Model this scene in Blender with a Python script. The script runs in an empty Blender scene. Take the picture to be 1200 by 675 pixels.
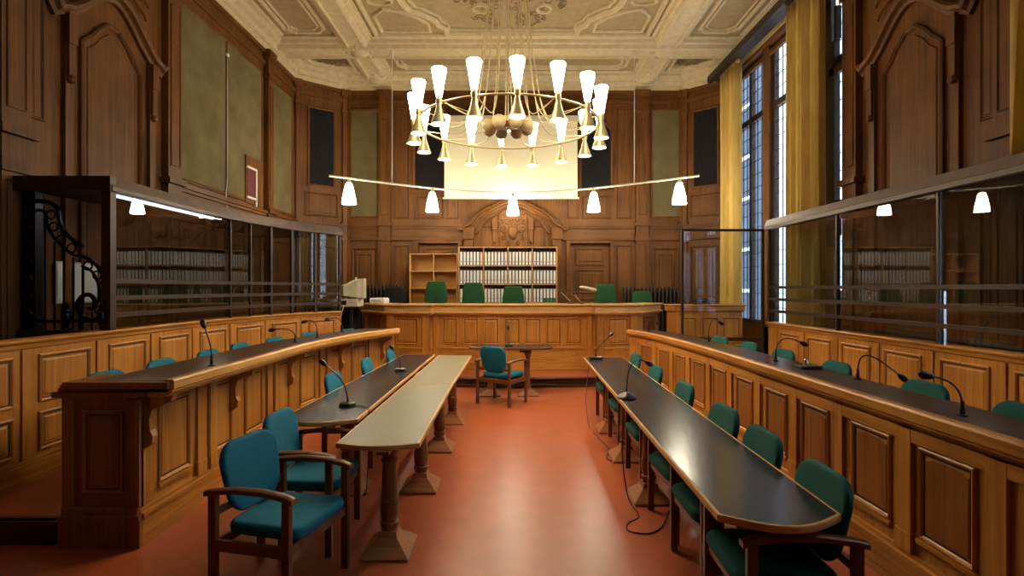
import bpy, bmesh, math, random
from mathutils import Vector, Matrix
random.seed(7)
PI = math.pi
C = bpy.context.scene.collection
SC = bpy.context.scene

# ------------------------------------------------------------------ camera, world, exposure
cam = bpy.data.objects.new('camera', bpy.data.cameras.new('camera'))
C.objects.link(cam)
cam.location = (0, 0, 1.75)
cam.rotation_euler = (PI / 2, 0, 0)
cam.data.sensor_width = 36.0
cam.data.lens = 36.0 * 640 / 1200
cam.data.clip_start = 0.05
SC.camera = cam
SC.view_settings.view_transform = 'Standard'
SC.view_settings.look = 'None'
SC.view_settings.gamma = 1.0
SC.view_settings.use_curve_mapping = False
SC.view_settings.exposure = 0.0
LAMP_GLASS = 27.0      # chandelier cups
LAMP_DOWN = 225.0       # openings of the chandelier reflectors
TRACK_GLASS = 78.0
TUBE = 6.0
SKY = 5.0

world = bpy.data.worlds.new('world')
SC.world = world
world.use_nodes = True
bg = world.node_tree.nodes['Background']
bg.inputs[0].default_value = (0.62, 0.78, 1.0, 1)
bg.inputs[1].default_value = SKY

sun = bpy.data.lights.new('sun', 'SUN')
sun.energy = 9.0
sun.angle = math.radians(3)
sun.color = (0.95, 0.97, 1.0)
so = bpy.data.objects.new('sun', sun)
so.rotation_euler = (0, math.radians(-42), 0)      # from over the roof on to the houses opposite
C.objects.link(so)

def portal(y0, y1, z0, z1, x):
    l = bpy.data.lights.new('window_portal', 'AREA')
    l.shape = 'RECTANGLE'
    l.size = z1 - z0
    l.size_y = y1 - y0
    l.cycles.is_portal = True
    o = bpy.data.objects.new('window_portal', l)
    o.location = (x, (y0 + y1) / 2, (z0 + z1) / 2)
    o.rotation_euler = (0, PI / 2, 0)
    C.objects.link(o)
portal(8.15, 10.5, 1.0, 6.4, 5.16)
portal(10.8, 12.2, 1.0, 6.4, 5.16)
portal(0.5, 4.7, 1.0, 6.4, 5.16)

# ------------------------------------------------------------------ materials
def new_mat(name):
    m = bpy.data.materials.new(name)
    m.use_nodes = True
    return m, m.node_tree, m.node_tree.nodes['Principled BSDF']

def wood(name, c1, c2, axis='z', rough=0.42, fine=26.0, coat=0.0):
    m, nt, b = new_mat(name)
    tc = nt.nodes.new('ShaderNodeTexCoord')
    mp = nt.nodes.new('ShaderNodeMapping')
    sc = {'x': (0.9, fine, fine), 'y': (fine, 0.9, fine), 'z': (fine, fine, 0.9)}[axis]
    mp.inputs['Scale'].default_value = sc
    nt.links.new(tc.outputs['Object'], mp.inputs['Vector'])
    n = nt.nodes.new('ShaderNodeTexNoise')
    n.inputs['Scale'].default_value = 1.0
    n.inputs['Detail'].default_value = 6
    n.inputs['Roughness'].default_value = 0.62
    n.inputs['Distortion'].default_value = 0.6
    nt.links.new(mp.outputs[0], n.inputs['Vector'])
    big = nt.nodes.new('ShaderNodeTexNoise')
    big.inputs['Scale'].default_value = 1.6
    big.inputs['Detail'].default_value = 2
    nt.links.new(tc.outputs['Object'], big.inputs['Vector'])
    mix = nt.nodes.new('ShaderNodeMath')
    mix.operation = 'MULTIPLY_ADD'
    nt.links.new(big.outputs[0], mix.inputs[0])
    mix.inputs[1].default_value = 0.55
    nt.links.new(n.outputs[0], mix.inputs[2])
    r = nt.nodes.new('ShaderNodeValToRGB')
    r.color_ramp.elements[0].position = 0.52
    r.color_ramp.elements[0].color = (*c1, 1)
    r.color_ramp.elements[1].position = 1.0
    r.color_ramp.elements[1].color = (*c2, 1)
    nt.links.new(mix.outputs[0], r.inputs[0])
    nt.links.new(r.outputs[0], b.inputs['Base Color'])
    b.inputs['Roughness'].default_value = rough
    b.inputs['Coat Weight'].default_value = coat
    b.inputs['Specular IOR Level'].default_value = 0.3
    bp = nt.nodes.new('ShaderNodeBump')
    bp.inputs['Strength'].default_value = 0.12
    bp.inputs['Distance'].default_value = 0.004
    nt.links.new(n.outputs[0], bp.inputs['Height'])
    nt.links.new(bp.outputs[0], b.inputs['Normal'])
    return m

def mottled(name, c1, c2, scale=8, rough=0.5, metal=0.0, bump=0.0, stretch=(1, 1, 1), detail=4, spec=0.5):
    m, nt, b = new_mat(name)
    tc = nt.nodes.new('ShaderNodeTexCoord')
    mp = nt.nodes.new('ShaderNodeMapping')
    mp.inputs['Scale'].default_value = stretch
    nt.links.new(tc.outputs['Object'], mp.inputs['Vector'])
    n = nt.nodes.new('ShaderNodeTexNoise')
    n.inputs['Scale'].default_value = scale
    n.inputs['Detail'].default_value = detail
    nt.links.new(mp.outputs[0], n.inputs['Vector'])
    r = nt.nodes.new('ShaderNodeValToRGB')
    r.color_ramp.elements[0].position = 0.32
    r.color_ramp.elements[0].color = (*c1, 1)
    r.color_ramp.elements[1].position = 0.68
    r.color_ramp.elements[1].color = (*c2, 1)
    nt.links.new(n.outputs[0], r.inputs[0])
    nt.links.new(r.outputs[0], b.inputs['Base Color'])
    b.inputs['Roughness'].default_value = rough
    b.inputs['Metallic'].default_value = metal
    b.inputs['Specular IOR Level'].default_value = spec
    if bump:
        bp = nt.nodes.new('ShaderNodeBump')
        bp.inputs['Strength'].default_value = bump
        bp.inputs['Distance'].default_value = 0.003
        nt.links.new(n.outputs[0], bp.inputs['Height'])
        nt.links.new(bp.outputs[0], b.inputs['Normal'])
    return m

def emit(name, col, strength):
    m, nt, b = new_mat(name)
    b.inputs['Base Color'].default_value = (0.8, 0.8, 0.75, 1)
    b.inputs['Emission Color'].default_value = (*col, 1)
    b.inputs['Emission Strength'].default_value = strength
    tc = nt.nodes.new('ShaderNodeTexCoord')
    n = nt.nodes.new('ShaderNodeTexNoise')
    n.inputs['Scale'].default_value = 3
    nt.links.new(tc.outputs['Object'], n.inputs['Vector'])
    mr = nt.nodes.new('ShaderNodeMapRange')
    mr.inputs['To Min'].default_value = strength * 0.96
    mr.inputs['To Max'].default_value = strength * 1.04
    nt.links.new(n.outputs[0], mr.inputs[0])
    nt.links.new(mr.outputs[0], b.inputs['Emission Strength'])
    return m

M = {}
OAK1, OAK2 = (0.27, 0.098, 0.016), (0.56, 0.25, 0.052)
WAL1, WAL2 = (0.070, 0.024, 0.004), (0.20, 0.077, 0.014)
M['oak'] = wood('honey_oak_upright', OAK1, OAK2, 'z', 0.38)
M['oak_y'] = wood('honey_oak_lengthwise', OAK1, OAK2, 'y', 0.36)
M['oak_x'] = wood('honey_oak_across', OAK1, OAK2, 'x', 0.36)
M['oak_ledge'] = wood('golden_oak_ledge', (0.40, 0.19, 0.045), (0.62, 0.33, 0.095), 'y', 0.34)
M['oak_end'] = wood('brown_oak_end', (0.17, 0.062, 0.019), (0.34, 0.135, 0.042), 'z', 0.4)
M['oak_pale'] = wood('pale_oak', (0.46, 0.23, 0.07), (0.62, 0.36, 0.13), 'x', 0.4)
M['walnut'] = wood('dark_wall_oak_upright', WAL1, WAL2, 'z', 0.58)
M['groove'] = wood('dark_panel_line', (0.035, 0.012, 0.005), (0.06, 0.022, 0.008), 'z', 0.6)  # thin dark line laid round each panel inside its moulding
M['oak_field'] = wood('darker_oak_panel_field', (0.15, 0.05, 0.011), (0.33, 0.125, 0.028), 'z', 0.4)
M['walnut_x'] = wood('dark_wall_oak_across', WAL1, WAL2, 'x', 0.58)
M['walnut_y'] = wood('dark_wall_oak_lengthwise', WAL1, WAL2, 'y', 0.58)
M['chairwood'] = wood('chair_walnut', (0.085, 0.032, 0.013), (0.19, 0.075, 0.031), 'z', 0.3)
M['pedfoot'] = wood('pedestal_foot_oak', (0.22, 0.085, 0.030), (0.38, 0.165, 0.062), 'x', 0.4)
M['pedwood'] = wood('pedestal_wood', (0.13, 0.045, 0.016), (0.27, 0.105, 0.04), 'z', 0.35)
M['desktop'] = wood('dark_desk_surface', (0.022, 0.009, 0.006), (0.05, 0.02, 0.012), 'y', 0.28)
M['black_top'] = mottled('black_linoleum_top', (0.010, 0.010, 0.016), (0.018, 0.018, 0.026), 40, 0.22, stretch=(8, 1, 1))
M['beige_top'] = mottled('olive_beige_linoleum_top', (0.135, 0.122, 0.072), (0.17, 0.154, 0.092), 60, 0.42, stretch=(1, 1, 1))
M['floor'] = mottled('red_linoleum', (0.315, 0.072, 0.028), (0.365, 0.088, 0.036), 5, 0.30, bump=0.03, detail=8)
M['riser'] = wood('dark_step_riser', (0.03, 0.012, 0.006), (0.07, 0.028, 0.014), 'x', 0.35)
M['teal'] = mottled('teal_upholstery', (0.004, 0.105, 0.175), (0.008, 0.155, 0.245), 180, 0.85, bump=0.25, spec=0.25)
M['dteal'] = mottled('dark_green_teal_upholstery', (0.004, 0.07, 0.074), (0.008, 0.11, 0.112), 180, 0.85, bump=0.25, spec=0.25)
M['green'] = mottled('bottle_green_upholstery', (0.012, 0.062, 0.020), (0.02, 0.095, 0.032), 150, 0.85, bump=0.2, spec=0.25)
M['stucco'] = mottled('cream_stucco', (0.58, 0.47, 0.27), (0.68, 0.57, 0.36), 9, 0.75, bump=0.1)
M['stucco_field'] = mottled('shaded_stucco_field', (0.36, 0.265, 0.13), (0.42, 0.32, 0.17), 9, 0.8, bump=0.1)  # ground of the coffers: brown glaze tone, with recess shade put into the colour
M['stucco_dark'] = mottled('brown_glazed_stucco', (0.20, 0.13, 0.065), (0.34, 0.24, 0.13), 18, 0.7, bump=0.3)
M['hessian'] = mottled('olive_wall_cloth', (0.135, 0.102, 0.045), (0.19, 0.148, 0.07), 2.5, 0.9, bump=0.15, detail=8, spec=0.2)
M['dark_cloth'] = mottled('near_black_cloth', (0.006, 0.006, 0.008), (0.016, 0.014, 0.015), 20, 0.8, spec=0.2)
M['bronze'] = mottled('dark_brown_metal', (0.040, 0.024, 0.019), (0.058, 0.036, 0.028), 12, 0.42, 0.3)
M['roofmetal'] = mottled('taupe_painted_metal', (0.105, 0.068, 0.050), (0.14, 0.092, 0.068), 9, 0.5, 0.0)
M['iron'] = mottled('black_wrought_iron', (0.007, 0.007, 0.009), (0.014, 0.013, 0.015), 30, 0.28, 0.5)
M['radiator'] = mottled('dark_radiator_paint', (0.018, 0.010, 0.008), (0.03, 0.018, 0.012), 14, 0.45)
M['black_plastic'] = mottled('black_plastic', (0.010, 0.010, 0.012), (0.02, 0.02, 0.024), 30, 0.32)
M['chrome'] = mottled('brushed_steel', (0.55, 0.55, 0.55), (0.68, 0.67, 0.65), 40, 0.25, 1.0)
M['brass'] = mottled('satin_brass', (0.66, 0.52, 0.27), (0.76, 0.62, 0.36), 20, 0.38, 0.55)
M['paleglobe'] = mottled('cream_glass_globe', (0.55, 0.45, 0.24), (0.66, 0.55, 0.32), 5, 0.3)
M['trackmetal'] = mottled('pale_painted_rail', (0.62, 0.55, 0.42), (0.72, 0.66, 0.52), 8, 0.4)
M['screen'] = mottled('ivory_projection_cloth', (0.80, 0.74, 0.52), (0.86, 0.80, 0.58), 2, 0.8)
M['curtain'] = mottled('golden_yellow_curtain', (0.68, 0.49, 0.15), (0.80, 0.61, 0.22), 6, 0.85, stretch=(3, 3, 0.4), spec=0.2)
nt_ = M['curtain'].node_tree
tl_ = nt_.nodes.new('ShaderNodeBsdfTranslucent')
mx_ = nt_.nodes.new('ShaderNodeMixShader')
mx_.inputs[0].default_value = 0.4
nt_.links.new(nt_.nodes['Color Ramp'].outputs[0], tl_.inputs[0])
nt_.links.new(nt_.nodes['Principled BSDF'].outputs[0], mx_.inputs[1])
nt_.links.new(tl_.outputs[0], mx_.inputs[2])
nt_.links.new(mx_.outputs[0], nt_.nodes['Material Output'].inputs['Surface'])
M['white'] = mottled('white_card', (0.76, 0.75, 0.70), (0.84, 0.83, 0.79), 10, 0.6)
M['grey'] = mottled('cool_grey_plastic', (0.42, 0.42, 0.40), (0.50, 0.50, 0.48), 10, 0.5)
M['beige_plastic'] = mottled('aged_beige_plastic', (0.58, 0.53, 0.38), (0.66, 0.61, 0.46), 6, 0.5)
M['greenlabel'] = mottled('green_label', (0.02, 0.20, 0.08), (0.03, 0.25, 0.10), 10, 0.6)
M['maroon'] = mottled('maroon_board', (0.09, 0.014, 0.012), (0.13, 0.022, 0.018), 10, 0.5)
M['slate'] = mottled('slate_blue_facade', (0.030, 0.040, 0.060), (0.06, 0.08, 0.11), 0.8, 0.8)
M['limestone'] = mottled('pale_limestone_facade', (0.75, 0.74, 0.70), (0.85, 0.84, 0.80), 1.2, 0.8)
M['windark'] = wood('dark_window_wood', (0.022, 0.014, 0.012), (0.05, 0.032, 0.026), 'z', 0.5)
M['cup'] = emit('lit_opal_glass', (1.0, 0.86, 0.58), LAMP_GLASS)
M['down'] = emit('lit_reflector_opening', (1.0, 0.80, 0.50), LAMP_DOWN)
M['trackcup'] = emit('lit_frosted_shade', (1.0, 0.88, 0.64), TRACK_GLASS)
M['tube'] = emit('lit_fluorescent_tube', (0.95, 0.97, 1.0), TUBE)

def glass_mat(name, tint, rough=0.0):
    m, nt, b = new_mat(name)
    b.inputs['Base Color'].default_value = (*tint, 1)
    b.inputs['Roughness'].default_value = rough
    b.inputs['Transmission Weight'].default_value = 1.0
    b.inputs['IOR'].default_value = 1.45
    # thin sheet: clear transparency plus a mirror sheen (fresnel)
    out = nt.nodes['Material Output']
    tr = nt.nodes.new('ShaderNodeBsdfTransparent')
    tr.inputs[0].default_value = (*tint, 1)
    gl = nt.nodes.new('ShaderNodeBsdfGlossy')
    gl.inputs['Roughness'].default_value = 0.01
    fr = nt.nodes.new('ShaderNodeFresnel')
    geo = nt.nodes.new('ShaderNodeNewGeometry')
    ior = nt.nodes.new('ShaderNodeMapRange')          # same reflectance on both faces of the sheet
    ior.inputs['To Min'].default_value = 1.6
    ior.inputs['To Max'].default_value = 1 / 1.6
    nt.links.new(geo.outputs['Backfacing'], ior.inputs['Value'])
    nt.links.new(ior.outputs[0], fr.inputs['IOR'])
    mx = nt.nodes.new('ShaderNodeMixShader')
    nt.links.new(fr.outputs[0], mx.inputs[0])
    nt.links.new(tr.outputs[0], mx.inputs[1])
    nt.links.new(gl.outputs[0], mx.inputs[2])
    nt.links.new(mx.outputs[0], out.inputs['Surface'])
    return m
M['glass'] = glass_mat('shade_grey_dock_glass', (0.54, 0.56, 0.58))  # grey tint puts the shade under the dock roof into the glass
M['clearglass'] = glass_mat('clear_screen_glass', (0.90, 0.92, 0.92))
M['dockglass'] = glass_mat('lightly_shaded_dock_glass', (0.76, 0.78, 0.80))  # weaker tint, again interior shade put into the glass colour
M['winglass'] = glass_mat('window_glass', (0.93, 0.96, 0.98))

# ------------------------------------------------------------------ mesh helpers
class MB:
    def __init__(self):
        self.v, self.f = [], []
    def add(self, vs, fs):
        k = len(self.v)
        self.v += [tuple(p) for p in vs]
        self.f += [tuple(i + k for i in f) for f in fs]
        return self
    def box(self, x0, x1, y0, y1, z0, z1):
        vs = [(x, y, z) for x in (x0, x1) for y in (y0, y1) for z in (z0, z1)]
        return self.add(vs, [(0, 1, 3, 2), (4, 6, 7, 5), (0, 4, 5, 1), (2, 3, 7, 6), (0, 2, 6, 4), (1, 5, 7, 3)])
    def prism(self, poly, z0, z1):
        n = len(poly)
        vs = [(x, y, z0) for x, y in poly] + [(x, y, z1) for x, y in poly]
        fs = [tuple(range(n))[::-1], tuple(range(n, 2 * n))]
        fs += [(i, (i + 1) % n, n + (i + 1) % n, n + i) for i in range(n)]
        return self.add(vs, fs)
    def loops(self, loops, closed_loop=True, cap0=True, cap1=True, wrap=False):
        n = len(loops[0])
        vs = [p for l in loops for p in l]
        fs = []
        m = len(loops)
        for a in range(m if wrap else m - 1):
            b = (a + 1) % m
            for i in range(n if closed_loop else n - 1):
                j = (i + 1) % n
                fs.append((a * n + i, a * n + j, b * n + j, b * n + i))
        if cap0 and not wrap: fs.append(tuple(range(n))[::-1])
        if cap1 and not wrap: fs.append(tuple(range((m - 1) * n, m * n)))
        return self.add(vs, fs)
    def lathe(self, prof, c=(0, 0, 0), seg=20, axis=None):
        ls = []
        for r, z in prof:
            l = []
            for i in range(seg):
                a = 2 * PI * i / seg
                p = Vector((r * math.cos(a), r * math.sin(a), z))
                if axis: p = axis @ p
                l.append(tuple(Vector(c) + p))
            ls.append(l)
        return self.loops(ls)
    def tube(self, path, r, seg=8, closed=False):
        P = [Vector(p) for p in path]
        n = len(P)
        ls = []
        ref = None
        for i in range(n):
            if closed: t = P[(i + 1) % n] - P[i - 1]
            else: t = P[min(i + 1, n - 1)] - P[max(i - 1, 0)]
            t.normalize()
            if ref is None:
                ref = Vector((0, 0, 1)) if abs(t.z) < 0.9 else Vector((1, 0, 0))
            u = ref - t * ref.dot(t)
            if u.length < 1e-5: u = t.orthogonal()
            u.normalize(); ref = u
            w = t.cross(u)
            rr = r[i] if isinstance(r, (list, tuple)) else r
            ls.append([tuple(P[i] + (u * math.cos(2 * PI * k / seg) + w * math.sin(2 * PI * k / seg)) * rr) for k in range(seg)])
        return self.loops(ls, wrap=closed)
    def sweep(self, path, prof, closed=False):
        """horizontal path (x,y,z); profile (out, up), out = to the right of travel"""
        P = [Vector(p) for p in path]
        n = len(P); ls = []
        for i in range(n):
            def dr(a, b):
                d = (P[b] - P[a]); d.z = 0; return d.normalized()
            if closed: d0, d1 = dr(i - 1, i), dr(i, (i + 1) % n)
            else:
                d0 = dr(i - 1, i) if i else dr(0, 1)
                d1 = dr(i, i + 1) if i < n - 1 else d0
            n0, n1 = Vector((d0.y, -d0.x, 0)), Vector((d1.y, -d1.x, 0))
            nn = (n0 + n1)
            if nn.length < 1e-6: nn = n0.copy()
            nn.normalize()
            k = 1 / max(0.35, nn.dot(n0))
            ls.append([tuple(P[i] + nn * (o * k) + Vector((0, 0, u))) for o, u in prof])
        return self.loops(ls, wrap=closed)
    def ball(self, c, r, seg=16, rings=10, sz=1.0):
        prof = [(r * math.sin(PI * k / rings) + 1e-4, -r * sz * math.cos(PI * k / rings)) for k in range(rings + 1)]
        return self.lathe(prof, c, seg)
    # ---- on a Face (s, n, z)
    def fbox(self, F, s0, s1, n0, n1, z0, z1):
        st = F.stations(s0, s1)
        ls = [[F(s, n0, z0), F(s, n1, z0), F(s, n1, z1), F(s, n0, z1)] for s in st]
        return self.loops(ls)
    def fpanel(self, F, s0, s1, z0, z1, rings, n=0.0):
        ls = []
        k = 1 if F.flat(s0, s1) else 4
        for ins, dn in rings:
            a, b = s0 + ins, s1 - ins
            ss = [a + (b - a) * i / k for i in range(k + 1)]
            ls.append([F(s, n + dn, z0 + ins) for s in ss] + [F(s, n + dn, z1 - ins) for s in reversed(ss)])
        base = len(self.v)
        self.loops(ls, cap0=False, cap1=False)
        m = 2 * (k + 1); o = base + (len(ls) - 1) * m
        for i in range(k):
            self.f.append((o + i, o + i + 1, o + m - 2 - i, o + m - 1 - i))
        return self
    def fout(self, F, outline, rings, n=0.0):
        ls = []
        for ins, dn in rings:
            ls.append([F(s, n + dn, z) for s, z in offset_poly(outline, ins)])
        return self.loops(ls, cap0=False)
    def fsweep(self, F, path, prof, closed=False):
        """path (s,z) on the face, profile (across, out)"""
        P = [Vector(p) for p in path]; n = len(P); ls = []
        for i in range(n):
            if closed: d0, d1 = (P[i] - P[i - 1]).normalized(), (P[(i + 1) % n] - P[i]).normalized()
            else:
                d0 = (P[i] - P[i - 1]).normalized() if i else (P[1] - P[0]).normalized()
                d1 = (P[i + 1] - P[i]).normalized() if i < n - 1 else d0
            n0 = Vector((d0.y, -d0.x)); n1 = Vector((d1.y, -d1.x)); nn = (n0 + n1).normalized()
            k = 1 / max(0.4, nn.dot(n0))
            ls.append([F(P[i].x + nn.x * a * k, o, P[i].y + nn.y * a * k) for a, o in prof])
        return self.loops(ls, wrap=closed)
    def build(self, name, mat, parent=None, smooth=False, bevel=0.0, label=None):
        me = bpy.data.meshes.new(name)
        vs = self.v
        if parent is not None:
            px, py, pz = parent.get('_o', (0, 0, 0))
            if px or py or pz: vs = [(x - px, y - py, z - pz) for x, y, z in vs]
        me.from_pydata(vs, [], self.f)
        bm = bmesh.new(); bm.from_mesh(me)
        bmesh.ops.recalc_face_normals(bm, faces=bm.faces[:])
        bm.to_mesh(me); bm.free()
        me.materials.append(mat)
        if smooth:
            me.shade_smooth()
            me.set_sharp_from_angle(angle=math.radians(38))
        o = bpy.data.objects.new(name, me)
        C.objects.link(o)
        if parent is not None:
            o.parent = parent
            if '_o' in parent: o['_o'] = tuple(parent['_o'])
        if bevel:
            b = o.modifiers.new('bevel', 'BEVEL'); b.width = bevel; b.segments = 2; b.limit_method = 'ANGLE'
        if label: o['label'] = label
        return o

def offset_poly(pts, d):
    if abs(d) < 1e-9: return list(pts)
    n = len(pts)
    area = sum(pts[i][0] * pts[(i + 1) % n][1] - pts[(i + 1) % n][0] * pts[i][1] for i in range(n))
    sg = 1 if area > 0 else -1
    out = []
    for i in range(n):
        a, b, c = Vector(pts[i - 1]), Vector(pts[i]), Vector(pts[(i + 1) % n])
        d0, d1 = (b - a).normalized(), (c - b).normalized()
        n0 = Vector((-d0.y, d0.x)) * sg; n1 = Vector((-d1.y, d1.x)) * sg
        nn = n0 + n1
        if nn.length < 1e-6: nn = n0.copy()
        nn.normalize()
        k = 1 / max(0.5, nn.dot(n0))
        out.append(tuple(b + nn * d * k))
    return out

class Face:
    """vertical face following a plan path; n = outwards (to the right of travel)"""
    def __init__(self, pts):
        self.P = [Vector(p) for p in pts]
        self.S = [0.0]
        for a, b in zip(self.P, self.P[1:]): self.S.append(self.S[-1] + (b - a).length)
        self.L = self.S[-1]
        self.N = []
        n = len(self.P)
        for i in range(n):
            d0 = (self.P[i] - self.P[i - 1]).normalized() if i else (self.P[1] - self.P[0]).normalized()
            d1 = (self.P[i + 1] - self.P[i]).normalized() if i < n - 1 else d0
            n0 = Vector((d0.y, -d0.x)); n1 = Vector((d1.y, -d1.x)); nn = (n0 + n1).normalized()
            self.N.append(nn / max(0.4, nn.dot(n0)))
    def seg(self, s):
        for i in range(len(self.S) - 2):
            if s < self.S[i + 1]: return i
        return len(self.S) - 2
    def __call__(self, s, n, z):
        i = self.seg(s)
        L = self.S[i + 1] - self.S[i]
        t = (s - self.S[i]) / L
        p = self.P[i] + (self.P[i + 1] - self.P[i]) * t
        tt = min(1, max(0, t))
        q = self.N[i] * (1 - tt) + self.N[i + 1] * tt
        return (p.x + q.x * n, p.y + q.y * n, z)
    def stations(self, a, b):
        return [a] + [s for s in self.S if a + 1e-4 < s < b - 1e-4] + [b]
    def flat(self, a, b):
        return len(self.stations(a, b)) == 2

def smooth_path(pts, n=6, straight=()):
    """Catmull-Rom through plan points"""
    P = [Vector(p) for p in pts]
    P = [P[0] * 2 - P[1]] + P + [P[-1] * 2 - P[-2]]
    out = []
    for i in range(1, len(P) - 2):
        k = 1 if (i - 1) in straight else n
        for j in range(k):
            t = j / k
            a, b, c, d = P[i - 1], P[i], P[i + 1], P[i + 2]
            if k == 1: out.append(b.copy()); continue
            out.append(0.5 * ((2 * b) + (c - a) * t + (2 * a - 5 * b + 4 * c - d) * t * t + (3 * b - a - 3 * c + d) * t ** 3))
    out.append(P[-2])
    return [tuple(p) for p in out]

def curve3(pts, n=6):
    P = [Vector(p) for p in pts]
    P = [P[0] * 2 - P[1]] + P + [P[-1] * 2 - P[-2]]
    out = []
    for i in range(1, len(P) - 2):
        a, b, c, d = P[i - 1], P[i], P[i + 1], P[i + 2]
        for j in range(n):
            t = j / n
            out.append(0.5 * ((2 * b) + (c - a) * t + (2 * a - 5 * b + 4 * c - d) * t * t + (3 * b - a - 3 * c + d) * t ** 3))
    out.append(P[-2])
    return out

def thing(name, label, cat, loc=(0, 0, 0), rz=0.0, group=None, world=False):
    """world=True: part meshes are given in world coordinates"""
    o = bpy.data.objects.new(name, None)
    C.objects.link(o)
    o.empty_display_size = 0.1
    o.location = loc
    o.rotation_euler = (0, 0, rz)
    o['label'] = label; o['category'] = cat
    if group: o['group'] = group
    if world: o['_o'] = tuple(loc)
    return o

def struct(name, mb, mat, parent=None, **k):
    o = mb.build(name, mat, parent, **k)
    if parent is None: o['kind'] = 'structure'
    return o

def dup(root, loc, rz, label, group=None):
    r = root.copy(); C.objects.link(r)
    r.location = loc; r.rotation_euler = (0, 0, rz); r['label'] = label
    if group: r['group'] = group
    for ch in list(root.children):
        c = ch.copy(); C.objects.link(c); c.parent = r
        for g in list(ch.children):
            d = g.copy(); C.objects.link(d); d.parent = c
    return r

def cap_outline(w, h, r, n=6, z0=0.0):
    """rounded rectangle outline centred in x, from z0 up"""
    pts = []
    for cx, cz, a0 in ((w / 2 - r, z0 + r, -90), (w / 2 - r, z0 + h - r, 0), (-w / 2 + r, z0 + h - r, 90), (-w / 2 + r, z0 + r, 180)):
        for i in range(n + 1):
            a = math.radians(a0 + 90 * i / n)
            pts.append((cx + r * math.cos(a), cz + r * math.sin(a)))
    return pts

def pillow(mb, outline, thick, fn, soft=0.02, grid=True):
    """closed cushion: outline (u,v); fn(u, v, t) -> world with t across the thickness"""
    h = thick / 2
    cx = sum(p[0] for p in outline) / len(outline); cy = sum(p[1] for p in outline) / len(outline)
    prof = []
    for k in range(5):
        a = PI / 2 * k / 4
        prof.append((soft * (1 - math.sin(a)), -h * math.cos(a) if False else -h + soft * (1 - math.cos(a))))
    # front half: inset soft at face, 0 at side
    ins = [(soft * (1 - math.sin(PI / 2 * k / 4)), h - soft + soft * math.cos(PI / 2 * k / 4)) for k in range(5)]
    seq = [(None, 0.0, h * 1.12), (None, 0.5, h * 1.08)] + [(i, None, t) for i, t in ins] + [(i, None, -t) for i, t in reversed(ins)] + [(None, 0.5, -h * 1.05), (None, 0.0, -h * 1.08)]
    ls = []
    for i, sc, t in seq:
        if i is None:
            s = max(sc, 0.02)
            ls.append([fn(cx + (u - cx) * s, cy + (v - cy) * s, t) for u, v in outline])
        else:
            ls.append([fn(u, v, t) for u, v in offset_poly(outline, i)])
    mb.loops(ls)
    return mb

BOL = [(0, 0), (0, .022), (.014, .030), (.030, .022), (.042, .004), (.085, .004), (.105, .016)]
BOLs = [(0, 0), (0, .014), (.010, .020), (.020, .014), (.028, .003), (.05, .003), (.062, .010)]
FRM = [(0, 0), (0, .03), (.02, .045), (.05, .035), (.07, .008), (.09, .006)]

# ------------------------------------------------------------------ room shell
XW = 4.95
YB = 13.2
ZW = 6.5      # top of the panelling
ZC = 6.85     # ceiling plane
WL, WR = -XW, XW
YF = -2.6
CH0L, CH1L = (-4.95, 12.4), (-3.98, YB)
CH0R, CH1R = (4.12, YB), (4.95, 12.4)

struct('floor', MB().box(-5.3, 5.12, YF - 0.3, 13.6, -0.12, 0.0), M['floor'])

# raised floors
STEP = 0.165
mb = MB().prism([(-4.95, 3.76), (-3.03, 3.76), (-3.03, 9.75), (-4.95, 9.75)], 0.0, STEP - 0.004)
struct('trim_side_platform_left', mb, M['floor'])
mb = MB().prism([(2.99, -1.0), (4.95, -1.0), (4.95, 9.75), (2.99, 9.75)], 0.0, STEP - 0.004)
struct('trim_side_platform_right', mb, M['floor'])
front = [(-4.95, 9.80)] + [(x, 9.58 + 0.035 * x * x) for x in [-2.4 + 0.4 * i for i in range(13)]] + [(4.95, 9.80)]
mb = MB().prism([(x, y + 0.03) for x, y in front] + [(4.95, 13.0), (-4.95, 13.0)], 0.0, 0.176)
struct('trim_podium_floor', mb, M['floor'])
mb = MB().sweep([(x, y, 0) for x, y in front], [(0.0, 0.0), (0.0, 0.05), (-0.01, 0.06), (0.0, 0.07), (0.0, 0.12), (0.025, 0.145), (0.03, 0.165), (0.02, 0.18), (-0.04, 0.18), (-0.04, 0)])
struct('trim_podium_step', mb, M['riser'])
mb = MB().box(-4.9, -3.03, 3.715, 3.76, 0.0, STEP).box(-4.9, -3.03, 3.70, 3.80, STEP - 0.03, STEP)
struct('trim_platform_step_left', mb, M['riser'])
mb = MB().box(-3.0, 3.0, 11.25, 13.0, 0.176, 0.55)
struct('trim_judges_floor', mb, M['floor'])

# back wall
FB = Face([(-3.98, YB), (4.12, YB)])      # s = X + 3.98, n towards the camera
sx = lambda X: X + 3.98
D1 = (sx(1.40), sx(2.37)); D0 = (sx(-2.27), sx(-1.30)); DT = 2.83
mb = MB().fbox(FB, -0.35, FB.L + 0.35, -0.35, -0.13, 0, ZC + 0.1)
mb.fbox(FB, -0.02, D0[0], -0.13, 0, 0, ZC).fbox(FB, D0[1], D1[0], -0.13, 0, 0, ZC).fbox(FB, D1[1], FB.L + 0.02, -0.13, 0, 0, ZC)
mb.fbox(FB, D0[0], D0[1], -0.13, 0, DT, ZC).fbox(FB, D1[0], D1[1], -0.13, 0, DT, ZC)
WB = struct('wall_back', mb, M['walnut'])

def wpart(F, wall, name, mat, fn, smooth=False, label=None):
    mb = MB(); fn(mb); return mb.build(name, mat, wall, smooth=smooth, label=label)

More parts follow.
